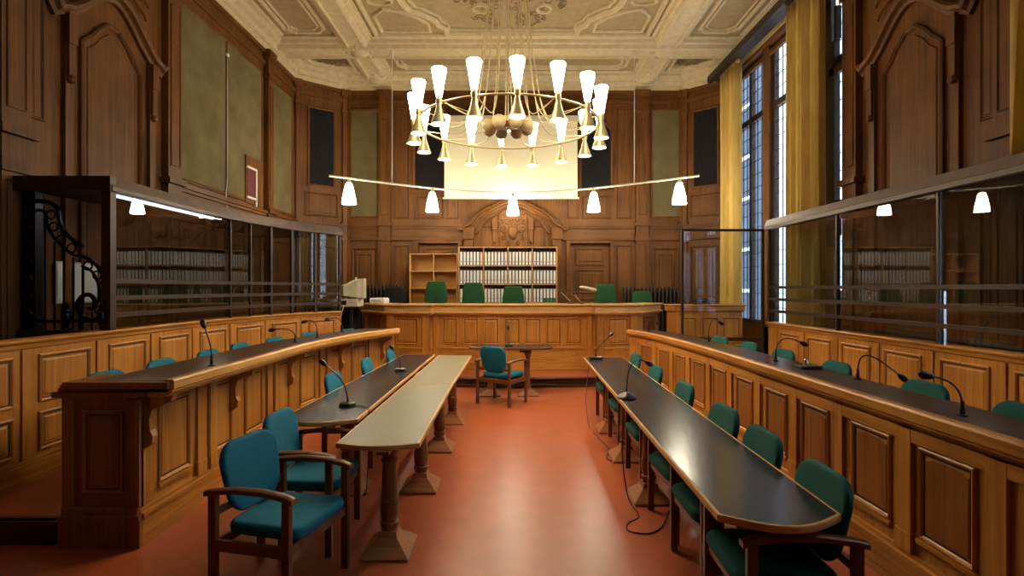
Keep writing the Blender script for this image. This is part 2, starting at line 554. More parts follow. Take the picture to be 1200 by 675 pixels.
def groove(F, a, b, z0, z1, parent, ins=.024, w=.007, n=.0, up=.003, mat='groove'):
    """dark line where the moulding meets the field of a panel"""
    mb = MB()
    k = 1 if F.flat(a, b) else 4
    ls = []
    for i_, dn in ((ins, up), (ins, up + .001), (ins + w, up + .001), (ins + w, up)):
        ss = [a + i_ + (b - a - 2 * i_) * q / k for q in range(k + 1)]
        ls.append([F(x, n + dn, z0 + i_) for x in ss] + [F(x, n + dn, z1 - i_) for x in reversed(ss)])
    mb.loops(ls, wrap=True)
    return mb.build('panel_groove', M[mat], parent)

def pilaster(F, wall, s0, s1, z0=0.0, z1=ZW, depth=0.10):
    def f(mb):
        w = s1 - s0
        mb.fbox(F, s0, s1, 0, depth, z0, z1)
        mb.fbox(F, s0 - 0.03, s1 + 0.03, 0, depth + 0.03, z0, z0 + 1.0)
        mb.fbox(F, s0 - 0.03, s1 + 0.03, 0, depth + 0.03, 2.88, 3.0).fbox(F, s0 - 0.05, s1 + 0.05, 0, depth + 0.055, 3.24, 3.32)
        mb.fbox(F, s0 - 0.03, s1 + 0.03, 0, depth + 0.03, z1 - 0.55, z1 - 0.48)
        mb.fbox(F, s0 - 0.04, s1 + 0.04, 0, depth + 0.05, z1 - 0.16, z1)
        if w > 0.16:
            mb.fpanel(F, s0 + 0.05, s1 - 0.05, 3.5, z1 - 0.7, [(0, 0), (0, .012), (.012, .016), (.024, 0.002), (.03, 0.002)], depth)
            mb.fpanel(F, s0 + 0.05, s1 - 0.05, 1.2, 2.8, [(0, 0), (0, .012), (.012, .016), (.024, 0.002), (.03, 0.002)], depth)
    return wpart(F, wall, 'pilaster', M['walnut'], f)

def frieze(F, wall, s0, s1, z0=2.90, z1=3.28, horiz='walnut_x'):
    def f(mb):
        mb.fbox(F, s0, s1, 0, 0.035, z0, z1)
        mb.fbox(F, s0, s1, 0, 0.07, z0, z0 + 0.05)
        mb.fbox(F, s0, s1, 0, 0.075, z1 - 0.10, z1 - 0.05).fbox(F, s0, s1, 0, 0.11, z1 - 0.05, z1)
    return wpart(F, wall, 'frieze', M[horiz], f)

def top_rail(F, wall, s0, s1, horiz='walnut_x'):
    def f(mb):
        mb.fbox(F, s0, s1, 0, 0.04, ZW - 0.30, ZW - 0.22).fbox(F, s0, s1, 0, 0.06, ZW - 0.08, ZW)
    return wpart(F, wall, 'top_rail', M[horiz], f)

def panel(F, wall, s0, s1, z0, z1, mat='walnut', rings=BOL, name='panel', n=0.0):
    o = wpart(F, wall, name, M[mat], lambda mb: mb.fpanel(F, s0, s1, z0, z1, rings, n))
    if rings is BOL: groove(F, s0, s1, z0, z1, o, .040, .016, n=n, up=.005)
    else: groove(F, s0, s1, z0, z1, o, .026, .011, n=n, up=.004)
    return o

def cloth_panel(F, wall, s0, s1, z0, z1, mat='hessian', name='cloth_panel'):
    fr = wpart(F, wall, name, M['walnut'], lambda mb: mb.fpanel(F, s0 - .05, s1 + .05, z0 - .05, z1 + .05, [(0, 0), (0, .03), (.02, .036), (.05, .02), (.05, .004)]))
    mb = MB().fbox(F, s0, s1, 0, 0.016, z0, z1)
    o = mb.build('cloth', M[mat], fr)
    o['label'] = 'olive wall cloth' if mat == 'hessian' else 'near-black infill'
    return fr

for a, b in ((-3.20, -2.92), (2.98, 3.28)): pilaster(FB, WB, sx(a), sx(b))
pilaster(FB, WB, 0.0, 0.07, depth=0.05); pilaster(FB, WB, FB.L - 0.07, FB.L, depth=0.05)
for a, b in ((sx(-3.86), sx(-3.26)), (sx(3.40), sx(4.02))):
    cloth_panel(FB, WB, a, b, 3.48, 6.03)
    panel(FB, WB, a, b, 1.35, 2.72)
    panel(FB, WB, a + .12, b - .12, 1.5, 2.57, rings=BOLs, n=0.016)
    panel(FB, WB, a, b, 0.3, 1.2)
frieze(FB, WB, 0.07, sx(-3.23)); frieze(FB, WB, sx(3.31), FB.L - 0.07)
frieze(FB, WB, sx(-2.89), sx(-1.18)); frieze(FB, WB, sx(1.22), sx(2.95))
top_rail(FB, WB, 0, FB.L)
# centre bay, symmetric about X = .02
for sg in (-1, 1):
    q = lambda a, b: (sx(0.02 + sg * a), sx(0.02 + sg * b)) if sg > 0 else (sx(0.02 + sg * b), sx(0.02 + sg * a))
    a, b = q(2.50, 2.88); panel(FB, WB, a, b, 3.42, 6.1, rings=BOLs)
    panel(FB, WB, a, b, 0.9, 2.78, rings=BOLs)
    a, b = q(1.66, 2.36); panel(FB, WB, a, b, 3.42, 3.98)
    # dark arched niche
    zz0, zz1 = 4.14, 5.78
    out = [(a, zz0), (b, zz0), (b, zz1 - .22)] + [(b - (b - a) * t, zz1 - .22 + .22 * math.sin(PI * t)) for t in (.1, .2, .35, .5, .65, .8, .9)] + [(a, zz1 - .22)]
    o = wpart(FB, WB, 'niche_frame', M['walnut'], lambda mb: mb.fout(FB, out, [(-.07, 0), (-.07, .03), (-.04, .045), (-.01, .03), (0, .004)]))
    MB().fout(FB, out, [(0, 0.006), (0.0, 0.008)]).build('niche_cloth', M['dark_cloth'], o)['label'] = 'dark arched niche infill'
    a, b = q(1.30, 1.60); panel(FB, WB, a, b, 3.42, 6.1, rings=BOLs)
    a, b = q(0.75, 1.18); panel(FB, WB, a, b, 4.1, 6.1, rings=BOLs)
    a, b = q(0.08, 0.70); panel(FB, WB, a, b, 4.1, 6.1, rings=BOLs)
# ogee pediment
half = [(1.22, 3.20), (1.12, 3.24), (1.02, 3.30), (.93, 3.42), (.82, 3.53), (.68, 3.62), (.52, 3.69), (.36, 3.78), (.2, 3.85), (0.0, 3.88)]
ped = [(sx(.02 - x), z) for x, z in half] + [(sx(.02 + x), z) for x, z in half[-2::-1]]
o = wpart(FB, WB, 'pediment', M['walnut_x'], lambda mb: (mb.fsweep(FB, ped, [(-.02, 0), (-.02, .15), (.03, .17), (.05, .11), (.08, .10), (.10, .06), (.13, .05), (.13, 0)]),
    mb.fbox(FB, sx(-1.30), sx(-1.14), 0, .15, 3.14, 3.22), mb.fbox(FB, sx(1.18), sx(1.34), 0, .15, 3.14, 3.22)), smooth=False)
inner = [(sx(.02 - x * .80), z - .17) for x, z in half[1:]] + [(sx(.02 + x * .80), z - .17) for x, z in half[-2:0:-1]]
wpart(FB, WB, 'pediment_moulding', M['walnut_x'], lambda mb: mb.fsweep(FB, inner, [(-.02, 0), (-.02, .05), (.01, .06), (.03, .03), (.03, 0)]))
for X in (-1.06, 1.06):
    wpart(FB, WB, 'pediment_strip', M['walnut'], lambda mb: mb.fbox(FB, sx(.02 + X - .10), sx(.02 + X + .10), 0, .09, 0.55, 3.2).fbox(FB, sx(.02 + X - .13), sx(.02 + X + .13), 0, .12, 2.92, 3.2))
for X in (-.62, .62):
    panel(FB, WB, sx(.02 + X - .17), sx(.02 + X + .17), 2.0, 3.25, rings=BOLs)
    wpart(FB, WB, 'console', M['walnut'], lambda mb: mb.fbox(FB, sx(.02 + X * .72 - .05), sx(.02 + X * .72 + .05), 0, .09, 3.15, 3.42).fbox(FB, sx(.02 + X * .72 - .035), sx(.02 + X * .72 + .035), 0, .05, 2.85, 3.15))
o = wpart(FB, WB, 'crest_panel', M['walnut'], lambda mb: mb.fpanel(FB, sx(.02 - .36), sx(.02 + .36), 2.5, 3.55, BOLs))
# carved crest: shield, crown and scrolls
def carve(F, s, z, sc, name='carved_crest', parent=None, mat='walnut', n0=0.02):
    mb = MB()
    def T(pts, r): mb.tube([F(s + a * sc, n0 + r * .4, z + b * sc) for a, b in pts], r, 6)
    shield = [(-.10, .10), (.10, .10), (.11, -.02), (.06, -.12), (0, -.17), (-.06, -.12), (-.11, -.02)]
    mb.fout(F, [(s + a * sc, z + b * sc) for a, b in shield], [(0, 0), (0, .05), (.012, .06), (.025, .045), (.04, .06)], n0 * .5)
    for g in (-1, 1):
        for (cx, cz, r0, a0, turns) in ((.19, .05, .085, 180, 1.4), (.2, -.12, .07, 90, 1.3), (.12, .22, .07, 200, 1.2), (.24, .19, .05, 0, 1.2), (.1, -.25, .05, 60, 1.1)):
            pts = []
            for k in range(16):
                t = k / 15; a = math.radians(a0) + turns * 2 * PI * t
                pts.append((g * (cx + r0 * (1 - .8 * t) * math.cos(a)), cz + r0 * (1 - .8 * t) * math.sin(a)))
            T(pts, .017 * sc)
    for k in range(-2, 3):
        T([(k * .04, .12), (k * .05, .19 + .02 * (2 - abs(k)))], .014 * sc)
        mb.ball(F(s + k * .05 * sc, n0, z + (.21 + .02 * (2 - abs(k))) * sc), .018 * sc, 8, 6)
    return mb.build(name, M[mat], parent, smooth=True)
carve(FB, sx(.02), 3.12, 1.15, parent=WB)

# doors in the back wall
def wall_door(idx, s0, s1):
    mb = MB().fbox(FB, s0 + .005, s1 - .005, -0.125, -0.09, 0.55, DT - .005)
    d = struct('door_%d' % idx, mb, M['walnut'])
    w = s1 - s0
    for z0, z1 in ((.7, 1.5), (1.62, 2.2), (2.3, 2.72)):
        MB().fpanel(FB, s0 + .14, s1 - .14, z0, z1, BOL, -.09).build('door_panel', M['walnut'], d)
    MB().fbox(FB, s0 - .09, s0, 0, .05, .55, DT + .09).fbox(FB, s1, s1 + .09, 0, .05, .55, DT + .09).fbox(FB, s0, s1, 0, .05, DT, DT + .09).build('door_frame', M['walnut'], d)
    k = MB(); p = FB(s1 - .09, -.05, 1.62)
    k.ball(p, .028, 10, 8); k.build('door_knob', M['brass'], d, smooth=True)
wall_door(1, *D0); wall_door(2, *D1)

# chamfer walls
def chamfer(name, p0, p1):
    F = Face([p0, p1])
    mb = MB().fbox(F, -0.1, F.L + .1, -.3, 0, 0, ZC + .1)
    W = struct(name, mb, M['walnut'])
    pilaster(F, W, 0.03, 0.13, depth=.05); pilaster(F, W, F.L - .13, F.L - .03, depth=.05)
    m = F.L / 2
    cloth_panel(F, W, m - .28, m + .28, 4.16, 5.92, 'dark_cloth', 'grille_panel')
    panel(F, W, m - .40, m + .40, 3.42, 3.98)
    frieze(F, W, .13, F.L - .13); top_rail(F, W, 0, F.L)
    panel(F, W, m - .38, m + .38, 1.2, 2.75); panel(F, W, m - .22, m + .22, 1.4, 2.55, rings=BOLs, n=.016)
    return F
chamfer('wall_back_left', CH0L, CH1L)
chamfer('wall_back_right', CH1R if False else CH0R, CH1R)

# side walls; FL: s = Y - YF travelling +Y -> right side is +X
FL = Face([(WL, YF), (WL, 12.4)])
FR = Face([(WR, 12.4), (WR, YF)])
sl = lambda Y: Y - YF
sr = lambda Y: 12.4 - Y
WLo = struct('wall_left', MB().box(-5.3, WL, YF, 12.45, 0, ZC + .1), M['walnut'])
mb = MB().box(XW, 5.12, YF, 0.5, 0, ZC + .1).box(XW, 5.12, 4.7, 8.12, 0, ZC + .1).box(XW, 5.12, 0.5, 4.7, 0, 1.0).box(XW, 5.12, 0.5, 4.7, 6.42, ZC + .1).box(XW, 5.12, 10.52, 10.78, 0, ZC).box(XW, 5.12, 12.2, 12.45, 0, ZC + .1)
mb.box(XW, 5.12, 8.12, 12.2, 0, 1.0).box(XW, 5.12, 8.12, 12.2, 6.42, ZC + .1)
WRo = struct('wall_right', mb, M['walnut'])
struct('wall_front', MB().box(-5.3, 5.4, YF - .3, YF, 0, ZC + .1), M['walnut'])

def arch_panel(F, W, c):
    """tall ogee-headed panel with a curling hood moulding, as on both long walls"""
    def og(hw, zs, zp, n=9):
        r = []
        for i in range(n + 1):
            t = i / n
            x = hw * (1 - t)
            y = zs + (zp - zs) * (0.5 - 0.5 * math.cos(PI * t)) ** 0.8
            r.append((x, y))
        return r
    h = og(.80, 4.84, 5.36, 12)
    hood = [(c - x, z) for x, z in h] + [(c + x, z) for x, z in h[-2::-1]]
    hood = [(c - .90, 4.86), (c - .86, 4.81)] + hood + [(c + .86, 4.81), (c + .90, 4.86)]
    wpart(F, W, 'hood_moulding', M['walnut'], lambda mb: mb.fsweep(F, hood, [(-.03, 0), (-.03, .11), (.0, .14), (.04, .12), (.06, .07), (.10, .05), (.10, 0)]))
    for g in (-1, 1):
        wpart(F, W, 'carved_drop', M['walnut'], lambda mb: (mb.fbox(F, c + g * .70 - .055, c + g * .70 + .055, 0, .05, 1.0, 4.6),
            mb.fbox(F, c + g * .70 - .06, c + g * .70 + .06, 0, .10, 4.45, 4.78), mb.fbox(F, c + g * .70 - .045, c + g * .70 + .045, 0, .085, 4.1, 4.45),
            mb.ball(F(c + g * .70, .07, 4.06), .05, 8, 6)), smooth=False)
    def inner(hw, zs, zp, z0):
        h = [(hw, zs), (hw * .90, zs + .06), (hw * .72, zs + .13), (hw * .52, zs + .26), (hw * .34, zs + .33), (hw * .18, zp - .02)]
        return [(c - hw, z0), (c + hw, z0)] + [(c + x, z) for x, z in h] + [(c - x, z) for x, z in reversed(h)]
    wpart(F, W, 'arched_panel', M['walnut'], lambda mb: mb.fout(F, inner(.52, 4.58, 5.0, 1.1), [(0, 0), (0, .04), (.025, .055), (.05, .03), (.06, .006), (.11, .006), (.125, .02), (.14, .014)]))
    # spandrel and side strips
    for g in (-1, 1):
        a, b = sorted((c + g * .98, c + g * 1.16))
        panel(F, W, a, b, 3.5, 6.0, rings=BOLs); panel(F, W, a, b, 1.1, 2.75, rings=BOLs)
    panel(F, W, c - .85, c + .85, 5.75, 6.2)
    wpart(F, W, 'carved_spray', M['walnut'], lambda mb: [mb.tube([F(c + g * (.1 + .5 * t + .04 * math.sin(9 * t + q)), .05, 5.50 + .13 * math.sin(3 * t + q) - .05 * q) for t in [i / 10 for i in range(11)]], .018, 6) for g in (-1, 1) for q in (0, 1.2)], smooth=True)

for F, W, fs in ((FL, WLo, sl), (FR, WRo, sr)):
    for Y in ((6.75, 3.6, 0.5) if F is FL else (6.75,)): arch_panel(F, W, fs(Y))
    for Y in ((5.35, 7.87, 2.1) if F is FL else (5.35, 7.87)):
        a = fs(Y); pilaster(F, W, a - .16, a + .16)
for a, b in ((8.12, 9.42), (9.46, 10.74), (11.30, 12.22)):
    cloth_panel(FL, WLo, sl(a), sl(b), 3.40, 6.0)
    panel(FL, WLo, sl(a), sl(b), 1.1, 2.75)
pilaster(FL, WLo, sl(10.88), sl(11.12))
frieze(FL, WLo, sl(8.05), sl(10.85), horiz='walnut_y'); frieze(FL, WLo, sl(11.15), sl(12.35), horiz='walnut_y')
top_rail(FL, WLo, 0, FL.L, 'walnut_y'); top_rail(FR, WRo, 0, FR.L, 'walnut_y')

# windows (frames, leaded panes) in the right wall
def window(idx, y0, y1, ys):
    z0, z1, x = 1.0, 6.42, 5.02
    mb = MB().box(x, x + .09, y0, y0 + .08, z0, z1).box(x, x + .09, y1 - .08, y1, z0, z1)
    mb.box(x, x + .09, y0, y1, z0, z0 + .1).box(x, x + .09, y0, y1, z1 - .1, z1).box(x - .01, x + .10, y0, y1, 5.2, 5.32)
    for y in ys: mb.box(x, x + .09, y - .05, y + .05, z0, z1)
    w = struct('window_%d' % idx, mb, M['windark'])
    cells = [y0 + .08] + [v for y in ys for v in (y - .05, y + .05)] + [y1 - .08]
    for a, b in zip(cells[::2], cells[1::2]):
        for c, d in ((z0 + .1, 5.2), (5.32, z1 - .1)):
            g = MB().box(x + .04, x + .046, a, b, c, d).build('window_pane', M['winglass'], w)
            lead = MB()
            ny = max(2, round((b - a) / .22)); nz = round((d - c) / .28)
            for i in range(1, ny): yy = a + (b - a) * i / ny; lead.box(x + .034, x + .052, yy - .006, yy + .006, c, d)
            for i in range(1, nz): zz = c + (d - c) * i / nz; lead.box(x + .034, x + .052, a, b, zz - .006, zz + .006)
            lead.build('lead_came', M['iron'], g)
    MB().box(4.93, 5.02, y0, y1, z0 - .05, z0).build('window_sill', M['windark'], w)
    return w
W1 = window(1, 8.12, 10.52, (9.22,))
W2 = window(2, 10.78, 12.2, (11.5,))
W3 = window(3, 0.5, 4.7, (1.55, 2.6, 3.65))
mb = MB().box(4.93, 5.01, 8.36, 8.68, 1.0, 5.55).box(4.93, 5.01, 8.44, 8.68, 5.55, 6.42)
for z in (5.02, 2.95): mb.box(4.93, 5.00, 7.93, 8.50, z, z + .13).box(4.91, 4.99, 7.80, 7.98, z + .02, z + .11)
for z in (5.55, 2.55): mb.prism([(4.93, 8.30), (5.01, 8.30), (5.01, 8.36), (4.93, 8.36)], z, z + .5)
mb.build('window_shutter', M['windark'], W1)

# ceiling: coffers
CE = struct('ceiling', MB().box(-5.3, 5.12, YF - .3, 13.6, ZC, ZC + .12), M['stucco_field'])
def beam_prof(w):
    h = w / 2
    return [(-h - .16, .0), (-h - .16, -.03), (-h - .10, -.04), (-h - .08, -.08), (-h - .03, -.09), (-h, -.14), (-h + .05, -.15), (-h + .07, -.12), (h - .07, -.12), (h - .05, -.15), (h, -.14), (h + .03, -.09), (h + .08, -.08), (h + .10, -.04), (h + .16, -.03), (h + .16, 0)]
for X in (-3.18, 3.18):
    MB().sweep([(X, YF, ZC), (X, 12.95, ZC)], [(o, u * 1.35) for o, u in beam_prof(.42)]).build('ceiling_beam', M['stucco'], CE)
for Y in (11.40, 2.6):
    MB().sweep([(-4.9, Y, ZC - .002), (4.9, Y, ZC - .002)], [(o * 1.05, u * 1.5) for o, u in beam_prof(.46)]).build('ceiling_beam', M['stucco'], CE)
# bosses where beams cross
for X in (-3.18, 3.18):
    for Y in (11.40, 12.88):
        mb = MB()
        mb.lathe([(.30, 0), (.28, -.04), (.2, -.07), (.16, -.12), (.08, -.15), (.01, -.16)], (X, Y, ZC - .12), 16)
        for k in range(8):
            a = k * PI / 4; mb.ball((X + .24 * math.cos(a), Y + .24 * math.sin(a), ZC - .16), .06, 8, 6)
        mb.build('ceiling_boss', M['stucco'], CE, smooth=True)
# cornice all round
loop = [(-4.95, YF), (-4.95, 12.4), (-3.98, YB), (4.12, YB), (4.95, 12.4), (4.95, YF)]
corn = [(0, ZW - ZC - .02), (.05, ZW - ZC - .02), (.07, -.30), (.07, -.26), (.14, -.24), (.16, -.18), (.16, -.15), (.24, -.12), (.28, -.07), (.28, -.04), (.34, -.03), (.36, 0), (0, 0)]
struct('trim_cornice', MB().sweep([(x, y, ZC) for x, y in loop], corn), M['stucco'])

def strip(path, w=.05, h=.035, closed=True, z=ZC, name='stucco_moulding', mat='stucco'):
    w *= 1.35; h *= 1.6
    prof = [(-w / 2, 0.002), (-w / 2, -h * .5), (-w * .2, -h), (w * .2, -h), (w / 2, -h * .4), (w / 2, 0.002)]
    return MB().sweep([(x, y, z) for x, y in path], prof, closed).build(name, M[mat], CE)
def notched(x0, x1, y0, y1, r):
    """rectangle with scooped, stepped corners"""
    pts = []
    for cx, cy, gx, gy in ((x0, y0, 1, 1), (x1, y0, -1, 1), (x1, y1, -1, -1), (x0, y1, 1, -1)):
        c = [(cx, cy + gy * r), (cx + gx * r * .3, cy + gy * r), (cx + gx * r * .42, cy + gy * r * .62), (cx + gx * r * .62, cy + gy * r * .42), (cx + gx * r, cy + gy * r * .3), (cx + gx * r, cy)]
        if (gx * gy) < 0: c = c[::-1]
        pts += c
    return pts
for (x0, x1, y0, y1) in ((-4.45, -3.68, 3.1, 10.85), (3.68, 4.45, 3.1, 10.85)):
    strip(notched(x0, x1, y0, y1, .16)); strip(notched(x0 + .1, x1 - .1, y0 + .1, y1 - .1, .12), .03, .02)
strip(notched(-2.6, 2.6, 11.98, 12.62, .15)); strip(notched(-2.48, 2.48, 12.08, 12.52, .1), .03, .02)
strip([(-2.72, 3.1), (2.72, 3.1), (2.72, 10.95), (-2.72, 10.95)], .07, .05)
cart = [(1.30, 10.86), (1.30, 10.62), (1.42, 10.50), (1.46, 10.30), (1.72, 10.02), (1.86, 9.95), (1.95, 9.70), (2.02, 9.2), (1.90, 8.7), (2.05, 8.2), (2.2, 7.06)]
cq = [(x, y) for x, y in cart] + [(x, 14.12 - y) for x, y in reversed(cart[:-1])]
cl = cq + [(-x, y) for x, y in reversed(cq)]
strip(cl[::-1], .09, .06); strip([(x * .94, 7.06 + (y - 7.06) * .965) for x, y in cl[::-1]], .035, .03)
for g in (-1, 1):
    for m in (-1, 1):
        yy = lambda y: 7.06 + m * (y - 7.06)
        p = [(g * 1.62, yy(10.82)), (g * 2.58, yy(10.82)), (g * 2.58, yy(10.2)), (g * 2.35, yy(9.95)), (g * 2.05, yy(10.05)), (g * 1.80, yy(10.25)), (g * 1.62, yy(10.5))]
        strip(p, .045, .03)
        a = [(g * (2.35 + .22 * math.cos(t)), yy(9.68 + .12 * math.sin(t))) for t in [k * PI / 8 for k in range(16)]]
        strip(a, .035, .025)
        a = [(g * (.58 + .13 * math.cos(t)), yy(9.92 + .14 * math.sin(t))) for t in [k * PI / 8 for k in range(16)]]
        strip(a, .05, .035)
# relief foliage of the middle field and the four corner coffers
def foliage(cx, cy, rx, ry, n, name, r=.012, mat='stucco_dark'):
    mb = MB(); rnd = random.Random(int(cx * 100 + cy * 10))
    for k in range(n):
        a0 = rnd.random() * 2 * PI; rr = .15 + .85 * rnd.random() ** .6
        x, y = cx + rx * rr * math.cos(a0), cy + ry * rr * math.sin(a0)
        R = .05 + .08 * rnd.random(); t0 = rnd.random() * 6.28; sg = rnd.choice((-1, 1))
        mb.tube([(x + R * (1 - .75 * t) * math.cos(t0 + sg * 6.5 * t), y + R * (1 - .75 * t) * math.sin(t0 + sg * 6.5 * t), ZC - .008) for t in [i / 11 for i in range(12)]], r, 5)
    mb.build(name, M[mat], CE, smooth=True)
foliage(0, 9.3, 1.05, 1.35, 120, 'stucco_foliage', .010, 'stucco_dark')
foliage(0, 4.8, 1.05, 1.35, 60, 'stucco_foliage', .010, 'stucco_dark')
for g in (-1, 1):
    poly = [(g * 3.62, 11.95), (g * 4.55, 11.95), (g * 4.5, 12.25), (g * 4.2, 12.45), (g * 3.95, 12.6), (g * 3.62, 12.66)]
    strip(poly, .06, .05, name='stucco_moulding')
    foliage(g * 3.98, 12.2, .36, .24, 46, 'stucco_foliage', .016, 'stucco_dark')

# buildings outside the windows
def facade(name, label, mat, x0, x1, y0, y1, z1, nwin):
    t = thing(name, label, 'building', (x0, (y0 + y1) / 2, 0), world=True)
    MB().box(x0, x1, y0, y1, -6, z1).box(x0 - .25, x1, y0 - .1, y1 + .1, z1, z1 + .4).build('wall', mat, t)
    for i in range(nwin):
        yc = y0 + (y1 - y0) * (i + .5) / nwin
        for zc in (0.5, 4.6, 8.7):
            if zc + 1.2 < z1:
                f = MB().box(x0 - .08, x0, yc - .7, yc + .7, zc - 1.2, zc + 1.2).build('window_surround', M['white'], t)
                MB().box(x0 - .10, x0 - .08, yc - .55, yc + .55, zc - 1.05, zc + 1.05).build('window_glass', M['slate'], f)
facade('courtyard_building', 'slate-blue building wall outside the window nearest the far curtain', M['slate'], 10.5, 14, 22.2, 36, 16, 3)
facade('stone_building', 'pale stone building seen bright through the leaded window', M['limestone'], 10.5, 15, -8, 22.0, 13, 6)

# ------------------------------------------------------------------ panelled partitions and benches
def wall_base(F, s0, s1, t, z0, z1, mb, n=0.0):
    mb.fbox(F, s0, s1, n - t, n, z0, z1)

def partition(label, path, ztop, zfloor, pitch, pw, tiers, mats):
    F = Face(path)
    p0 = F.P[0]
    t = thing('panelled_partition', label, 'partition', (p0.x, p0.y, zfloor), world=True)
    up, along = mats
    MB().fbox(F, 0, F.L, -.10, 0, zfloor, ztop - .04).build('body', M[up], t)
    mb = MB()
    cop = [(-.13, -.055), (-.13, 0), (.035, 0), (.045, -.012), (.04, -.028), (.02, -.04), (.015, -.07), (0, -.085), (-.10, -.085)]
    st = F.stations(0, F.L)
    mb.loops([[F(s, n, ztop + z) for n, z in cop] for s in st]).build('coping', M[along], t)
    mb = MB().fbox(F, 0, F.L, 0, .03, zfloor, zfloor + .16).fbox(F, 0, F.L, 0, .02, zfloor + .16, zfloor + .19)
    mb.build('plinth', M[along], t)
    n = int(F.L / pitch); off = (F.L - n * pitch) / 2
    for i in range(n):
        a = off + i * pitch + (pitch - pw) / 2
        for z0, z1 in tiers:
            groove(F, a, a + pw, z0, z1, MB().fpanel(F, a, a + pw, z0, z1, BOLs).build('panel', M[up], t), .026, .010, up=.004)
        MB().fbox(F, a - (pitch - pw) / 2 - .045, a - (pitch - pw) / 2 + .045, 0, .016, zfloor + .19, ztop - .085).build('stile', M[up], t)
    return F

PL = smooth_path([(-3.92, 1.2), (-3.93, 3.0), (-3.95, 5.35), (-3.96, 7.2), (-3.68, 8.75), (-3.10, 9.88)], 7, straight=(0, 1))
PR = [(4.2, 8.95), (4.2, 1.2)]
FPL = partition('long oak-panelled partition carrying the glass dock with the scrolled ironwork', PL, 1.335, STEP, .80, .56, ((.80, 1.20), (.40, .72)), ('oak', 'oak_y'))
FPR = partition('straight oak-panelled partition under the glass dock beside the windows', PR, 1.20, STEP, .80, .56, ((.62, 1.06),), ('oak', 'oak_y'))

# ---- the two long curved benches
LB = smooth_path([(-2.53, 3.70), (-2.53, 5.0), (-2.52, 6.2), (-2.33, 7.4), (-1.98, 8.45)], 7, straight=(0,))
RB = smooth_path([(1.93, 8.95), (2.14, 8.1), (2.25, 6.6), (2.27, 5.2), (2.27, 3.0), (2.27, 1.0)], 7, straight=(3, 4))

def bench(label, path, ztop, over, desk_w, corbels, panels, near_s, pil, panel_mat, bracket_z):
    F = Face(path); p0 = F.P[0]
    t = thing('courtroom_bench', label, 'bench', (p0.x, p0.y, 0), world=True)
    MB().fbox(F, 0, F.L, -.05, 0, 0.0, ztop - .10).build('front', M['oak'], t)
    MB().fbox(F, -.005, F.L + .005, 0, .03, 0, .20).fbox(F, -.005, F.L + .005, 0, .04, .195, .225).fbox(F, -.005, F.L + .005, 0, .018, .225, .25).build('plinth', M['oak_y'], t)
    st = F.stations(-.03, F.L + .03)
    o = over
    cop = [(o - .065, -.02), (o - .065, 0), (o - .012, 0), (o, -.012), (o, -.062), (o - .012, -.072), (o - .012, -.082), (o - .03, -.10), (o - .05, -.115), (-.0, -.12), (-.05, -.12), (-.05, -.05)]
    MB().loops([[F(s, n, ztop + z) for n, z in cop] for s in st]).build('coping', M['oak_ledge' if over > .1 else 'oak_y'], t)
    if over < .1:
        MB().fbox(F, 0, F.L, 0, .02, ztop - .19, ztop - .12).build('frieze', M['oak_y'], t)
    st = F.stations(0, F.L)
    MB().loops([[F(s, n, z) for n, z in ((-desk_w, ztop - .05), (-desk_w, ztop - .015), (o - .06, ztop - .012), (o - .06, ztop - .05))] for s in st]).build('desktop', M['desktop'], t)
    MB().fbox(F, .05, F.L - .05, -desk_w + .02, -desk_w + .06, ztop - .16, ztop - .05).build('rear_rail', M['oak_end'], t)
    for (a, b, arch) in panels:
        z0, z1 = .36, ztop - .19 if over >= .1 else ztop - .20
        m = (a + b) / 2
        pn = MB().fpanel(F, a, b, z0, z1, [(0, 0), (0, .012), (.008, .018), (.020, .012), (.028, .002), (.034, .001)]).build('panel', M['oak'], t)
        groove(F, a, b, z0, z1, pn, .026, .012, up=.0025)
        c, d, y0, y1 = a + .042, b - .042, z0 + .042, z1 - .042
        out = [(c, y0), (d, y0), (d, y1 - .022), (d - .02, y1 - .018), (d - .05, y1 - .002), (m + .03, y1), (m - .03, y1), (c + .05, y1 - .002), (c + .02, y1 - .018), (c, y1 - .022)]
        MB().fout(F, out, [(0, 0), (0, .004), (.006, .006), (.014, .006)]).build('panel_field', M[panel_mat], pn, label='darker oak field' if panel_mat != 'oak' else None)
        MB().fbox(F, a - .010, b + .010, 0, .022, z0 - .028, z0 - .004).build('panel_sill', M['oak_y'], t)
    for a in pil:
        MB().fbox(F, a - .055, a + .055, 0, .022, .25, ztop - .12).fbox(F, a - .065, a + .065, 0, .03, .25, .36).build('pilaster_strip', M['oak'], t)
    for s in corbels:
        mb = MB()
        pr = [(0, ztop - .12), (over - .05, ztop - .12), (over - .06, ztop - .16), (over - .13, ztop - .185), (.07, ztop - .22), (.05, ztop - .28), (.055, ztop - .36), (.075, ztop - .40), (.07, ztop - .45), (.03, ztop - .48), (0, ztop - .48)]
        mb.loops([[F(s - .028, n, z) for n, z in pr], [F(s + .028, n, z) for n, z in pr]])
        mb.build('corbel', M['oak'], t)
    return F, t

lp = []
s = .18
for i in range(4):
    lp += [(s + .02, s + .40, True), (s + .66, s + 1.04, True)]
    s += 1.26
FLB, tl = bench('long curved oak bench with corbelled ledge, its panelled end facing the room entrance', LB, 1.135, .26, .32, [.06, 1.22, 2.46, 3.70, 4.75],
    lp[:7] , 0, [.72, .90, 1.98, 2.16, 3.24, 3.42, 4.45], 'oak', 0)
